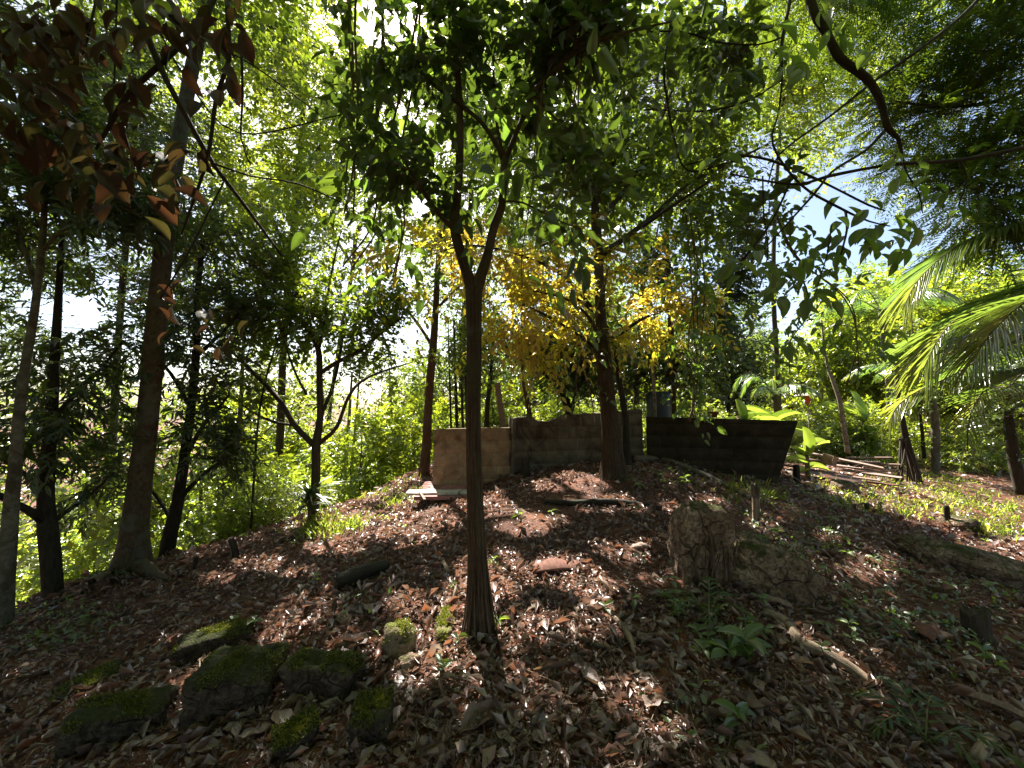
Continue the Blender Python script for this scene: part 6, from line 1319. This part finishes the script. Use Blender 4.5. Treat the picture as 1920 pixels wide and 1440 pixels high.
# ------------------------------------------------------------------ big fallen leaves, sheaths
BIGT = [grid_leaf(7, 12, sh_obo, curl=.28, fold=.25, wav=.16, droop=-.1, seed=1), grid_leaf(7, 12, sh_ell, curl=.25, fold=-.2, wav=.2, droop=.15, seed=2, roll=1.3), grid_leaf(7, 12, sh_obo, curl=.35, fold=.3, wav=.12, droop=.1, seed=3),
        grid_leaf(7, 12, sh_ell, curl=-.4, fold=.3, wav=.22, droop=-.2, seed=4, roll=.8), grid_leaf(9, 12, sh_obo, curl=.3, fold=.1, wav=.1, droop=.0, seed=5, roll=2.3)]
for _i, _t in enumerate(BIGT):
    _r = np.random.default_rng(_i + 50); _t[0][:, 2] += _r.normal(0, .022, len(_t[0])); _t[0][:, 0] += _r.normal(0, .012, len(_t[0])); _t[0][:, 1] += _r.normal(0, .008, len(_t[0]))
LF = [mesh('fallen_leaf', *t[:2], LM['litterbig'], True, {'rnd': np.full(len(t[0]), rv)}, t[2]) for t in BIGT for rv in (.1, .4, .7, .95)]
def fallen(px, py, L, wd, ang, label=None, group=None, tilt=.2, me=None, lift=.02, tx=0.0):
    g = G(px, py); n = gn(g[0], g[1]) + np.array([rb.gauss(0, tilt), rb.gauss(0, tilt), 0]); D = np.array([[math.cos(ang), math.sin(ang), tx]])
    M = frames(D, n[None], np.array([wd]), np.array([L]), np.array([L * .5]))[0]
    o = link('fallen_leaf', me or rb.choice(LF), None, label=label, cat='leaf', group=group); o.matrix_world = Matrix.Translation((g[0], g[1], g[2] + lift)) @ Matrix(M.tolist()).to_4x4(); return o
for i in range(250):
    u = rb.random(); y = 1040 + 400 * u ** .8; x = rb.uniform(-20, 1940)
    if 860 < x < 940 and y < 1200: continue
    L = rb.uniform(.05, .125) * (1 if rb.random() < .8 else 1.3); fallen(x, y, L, L * rb.uniform(.4, .6), rb.uniform(0, 6.28), 'large curled dry leaf lying in the litter', 'large dry leaves on the ground', .2)
sp = [(745, 1275, .26, .13, -1.0, 'big brown cupped leaf with parallel veins right of the mossy blocks', 4, 6), (875, 1180, .18, .06, -1.2, 'orange ribbed curled leaf hugging the foot of the forked tree', 16, 4), (1070, 1245, .30, .085, -1.1, 'long yellowed leaf with a mossy tip in the lower centre', 4, 2),
      (620, 1235, .22, .12, .6, 'pale leaf with torn edge above the long mossy block', 0, 3), (1465, 1225, .17, .10, 1.4, 'grey leaf with neat herringbone veins beside the pale branch', 12, 3), (275, 1420, .18, .10, .8, 'tan leaf at the bottom edge below the mossy blocks', 8, 2), (330, 1425, .17, .09, 1.4, 'grey leaf standing at the bottom edge left of centre', 9, 2),
      (540, 1385, .15, .09, 2.4, 'jagged pale leaf curling beside the dark broken chunk', 2, 1), (860, 1390, .24, .12, .5, 'large greyish leaf spread flat at the lower centre', 12, 3), (960, 1380, .12, .10, 1.2, 'greyish leaf with scalloped edge right of the spread leaf', 13, 3), (35, 1280, .18, .10, .3, 'pale leaf on the slope at the left edge', 3, 2),
      (250, 1185, .22, .08, .4, 'long bleached leaf on the left slope', 5, 3), (700, 1165, .18, .12, 1.9, 'grey ribbed leaf between the log and the round stone', 8, 3), (1210, 1425, .22, .13, .3, 'brown leaf at the bottom edge right of centre', 4, 2), (1380, 1410, .17, .09, -.9, 'dark curled leaf at the bottom edge by the broad seedling', 6, 2), (1000, 1270, .2, .05, .2, 'rolled brown leaf lying below the sunlit patch', 16, 2)]
for x, y, L, wd, an, lab, mi, ln in sp: fallen(x, y, L, wd, an, lab, None, .15, LF[mi], .03)
# curved bark or spathe pieces
def spathe(label, px, py, L, wd, ang, mat, arc=1.3, name='bark_sheath', lift=.03, cat='bark'):
    g = G(px, py); n = gn(g[0], g[1]); nx, ny = 9, 12; V = []
    r = np.random.default_rng(px)
    for j in range(ny):
        y = j / (ny - 1); ww = wd * (.6 + .4 * math.sin(math.pi * (.15 + .7 * y))) * (1 + .15 * r.normal()) * .5
        for i in range(nx):
            a = (i / (nx - 1) * 2 - 1) * arc; V.append((math.sin(a) * ww / math.sin(min(arc, 1.57)), (y - .5) * L + r.normal() * .008, math.cos(a) * ww * .6 + .02 * math.sin(y * 4)))
    Fq = [(j * nx + i, j * nx + i + 1, (j + 1) * nx + i + 1, (j + 1) * nx + i) for j in range(ny - 1) for i in range(nx - 1)]
    me = mesh(name, V, [np.array(Fq)], MW[mat], True); o = link(name, me, None, label=label, cat=cat)
    M = frames(np.array([[math.cos(ang), math.sin(ang), 0.0]]), n[None], np.array([1.0]), np.array([1.0]))[0]; o.matrix_world = Matrix.Translation((g[0], g[1], g[2] + lift)) @ Matrix(M.tolist()).to_4x4()
    s = o.modifiers.new('t', 'SOLIDIFY'); s.thickness = .005
spathe('broad pinkish-brown piece of curved bark right of the forked tree', 1058, 1068, .50, .17, .12, 'dplank', 1.0, lift=-.01)
spathe('pale curled bark sheath on bare red soil near the split boulder', 1203, 1034, .22, .07, .35, 'plank', 1.5)
spathe('dark folded sheath leaning by the root mound at right', 1740, 1195, .3, .12, .6, 'dplank', 1.0)
spathe('flat grey bark strip far right in the foreground', 1880, 1345, .34, .07, -.9, 'plank', .5)
spathe('tan curled sheath below the split boulder', 1455, 1140, .2, .07, -.3, 'plank', 1.4)

# ------------------------------------------------------------------ seedlings, ferns, low growth
SLT = [mesh('seedling_leaf', *t[:2], LM[m_], True, {'rnd': np.full(len(t[0]), rv)}, t[2]) for t in (T_BIG, T_OBO) for m_, rv in (('vine', .5), ('vine', .95), ('banana', .3))]
def seedling(px, py, h, n, L, wr, label, group=None, rg=rb, name='seedling', mi=None):
    g = G(px, py); root = empty(name, tuple(g), label, 'seedling', group)
    V, Fs, bk = tube(smooth_path([(0, 0, -.02), (rg.uniform(-.01, .01), 0, h * .5), (rg.uniform(-.02, .02), 0, h)], step=.03), .0022 + h * .006, 5); link('stem', mesh('stem', V, Fs, BM['twig'], True, {'bk': bk}), root)
    for i in range(n):
        a = i * 2.4 + rg.uniform(-.4, .4); el = rg.uniform(-.1, .6); z = h * (1 - .5 * (i / max(n, 1)) ** 1.5)
        D = np.array([[math.cos(a) * math.cos(el), math.sin(a) * math.cos(el), math.sin(el)]]); l = L * rg.uniform(.7, 1.15)
        M = frames(D, np.array([[0, -.25, 1.0]]), np.array([l * wr]), np.array([l]))[0]
        o = link('leaf', SLT[mi if mi is not None else rg.randrange(len(SLT))], root); o.matrix_local = Matrix.Translation((0, 0, z)) @ Matrix(M.tolist()).to_4x4()
seedling(1400, 1255, .15, 9, .15, .5, 'leafy seedling with broad silvery patterned leaves in the right foreground', mi=0)
seedling(1368, 1262, .11, 6, .13, .42, 'green broad-leaved seedling just left of the silvery one', mi=3)
seedling(1385, 1385, .10, 5, .10, .45, 'dark green seedling near the bottom edge right of centre', mi=0)
seedling(1598, 1215, .06, 3, .075, .5, 'bright two-leaved seedling glowing above the thick fallen branch', mi=5)
seedling(925, 1075, .12, 9, .05, .35, 'bright narrow-leaved sprout at the right side of the forked trunk', mi=5)
seedling(935, 1180, .05, 5, .08, .25, 'yellow-green sprout by the foot of the forked tree', mi=5)
seedling(1855, 1120, .1, 3, .07, .8, 'single heart-leaved sprout at the right edge', mi=2)
seedling(1640, 1060, .07, 4, .06, .6, 'bright small sprout uphill of the root mound', mi=5)
seedling(1285, 925, .2, 7, .1, .2, 'upright grassy sprout in front of the dark wall', mi=1)
n_ = 0
while n_ < 84:
    px, py = rb.uniform(1180, 1910), rb.uniform(895, 1260)
    if rb.random() < .2: px, py = rb.uniform(150, 1150), rb.uniform(960, 1300)
    d_ = G(px, py)[1]; n_ += 1
    seedling(px, py, rb.uniform(.04, .13), rb.randint(3, 5), rb.uniform(.05, .085), .5, 'small green seedling sprouting through the dead leaves', 'small seedlings on the slope')
def fern(px, py, label, n=6, L=.3):
    g = G(px, py); root = empty('fern', tuple(g), label, 'fern'); rg = np.random.default_rng(px)
    for i in range(n):
        a = i * 6.28 / n + rg.random(); r = L * (.7 + .5 * rg.random()); c, s = math.cos(a), math.sin(a)
        pts = [g, g + [c * r * .4, s * r * .4, r * .45], g + [c * r * .8, s * r * .8, r * .45], g + [c * r * 1.1, s * r * 1.1, r * .25]]
        frond(root, pts, 0, rg, 34, .085, .017, mat='fern', pxp=False, hang=.1, rr=.0025)
fern(1330, 1160, 'fern with dark and pale fronds below the split boulder', 6, .3)
fern(1735, 1395, 'green fern at the lower right', 6, .26)
fern(215, 1085, 'fern growing by the root of the big leaning tree', 6, .22)
fern(1360, 1215, 'low fern behind the silvery seedling', 4, .22)
def lowgrowth(name, label, regs, leaf, n, sz, rngseed, T=T_L6, asp=.5, up=.35):
    rng = np.random.default_rng(rngseed); mb = MB(); tot = sum(r[4] for r in regs)
    for cx, cy, rx, ry, wt in regs:
        m = int(n * wt / tot); P0 = []
        while len(P0) < max(3, m // 14):
            a = rng.random() * 6.28; r = math.sqrt(rng.random()); g = G(cx + rx * r * math.cos(a), cy + ry * r * math.sin(a))
            if g[1] < 40: P0.append(g)
        P0 = np.array(P0); c = P0[rng.integers(0, len(P0), m)]; d = np.linalg.norm(c[:, :2], axis=1)
        x = c[:, 0] + rng.normal(0, .09, m); y = c[:, 1] + rng.normal(0, .11, m); L = sz * (.6 + .8 * rng.random(m))
        D = nrm(np.stack([rng.normal(0, 1, m), rng.normal(0, 1, m), up * rng.random(m) * 3], -1)); Nn = np.array([0, 0, 1.0]) + rng.normal(0, .35, (m, 3))
        O = np.stack([x, y, H(x, y) + .01 + .07 * rng.random(m) ** 2], -1); V, Fs, uv, nv = inst(T, frames(D, Nn, L * asp, L), O); mb.add(V, Fs, rnd=np.repeat(rng.random(m), nv), uv=uv)
    mb.build(name, LM[leaf], kind='stuff', label=label)
lowgrowth('ground_cover', 'yellow-green low weeds spread over the sunlit clearing and brow', [(1680, 935, 150, 28, 10), (1860, 950, 90, 35, 9), (1560, 920, 60, 20, 3), (1750, 900, 200, 18, 4), (640, 980, 90, 25, 2), (760, 935, 40, 8, 3), (590, 1000, 60, 18, 3), (1450, 930, 60, 18, 2), (700, 880, 90, 30, 2), (1600, 860, 160, 12, 5), (1800, 865, 140, 12, 4)], 'grass', 5200, .036, 5)
lowgrowth('grass', 'grass blades standing on the brow and around the clearing', [(1700, 930, 160, 40, 8), (610, 990, 60, 22, 3), (1870, 985, 60, 30, 3), (730, 930, 80, 25, 2), (1420, 930, 80, 20, 1)], 'grass', 2600, .11, 6, T=T_R2, asp=.05, up=1.6)
lowgrowth('scattered_weeds', 'sparse green weeds dotted over the shaded right slope', [(1500, 1000, 160, 70, 6), (1750, 1120, 170, 110, 6), (1450, 1250, 300, 150, 1.2), (1300, 900, 160, 20, 4), (100, 1180, 120, 40, 4), (650, 1100, 300, 120, 1)], 'vine', 2400, .042, 8)
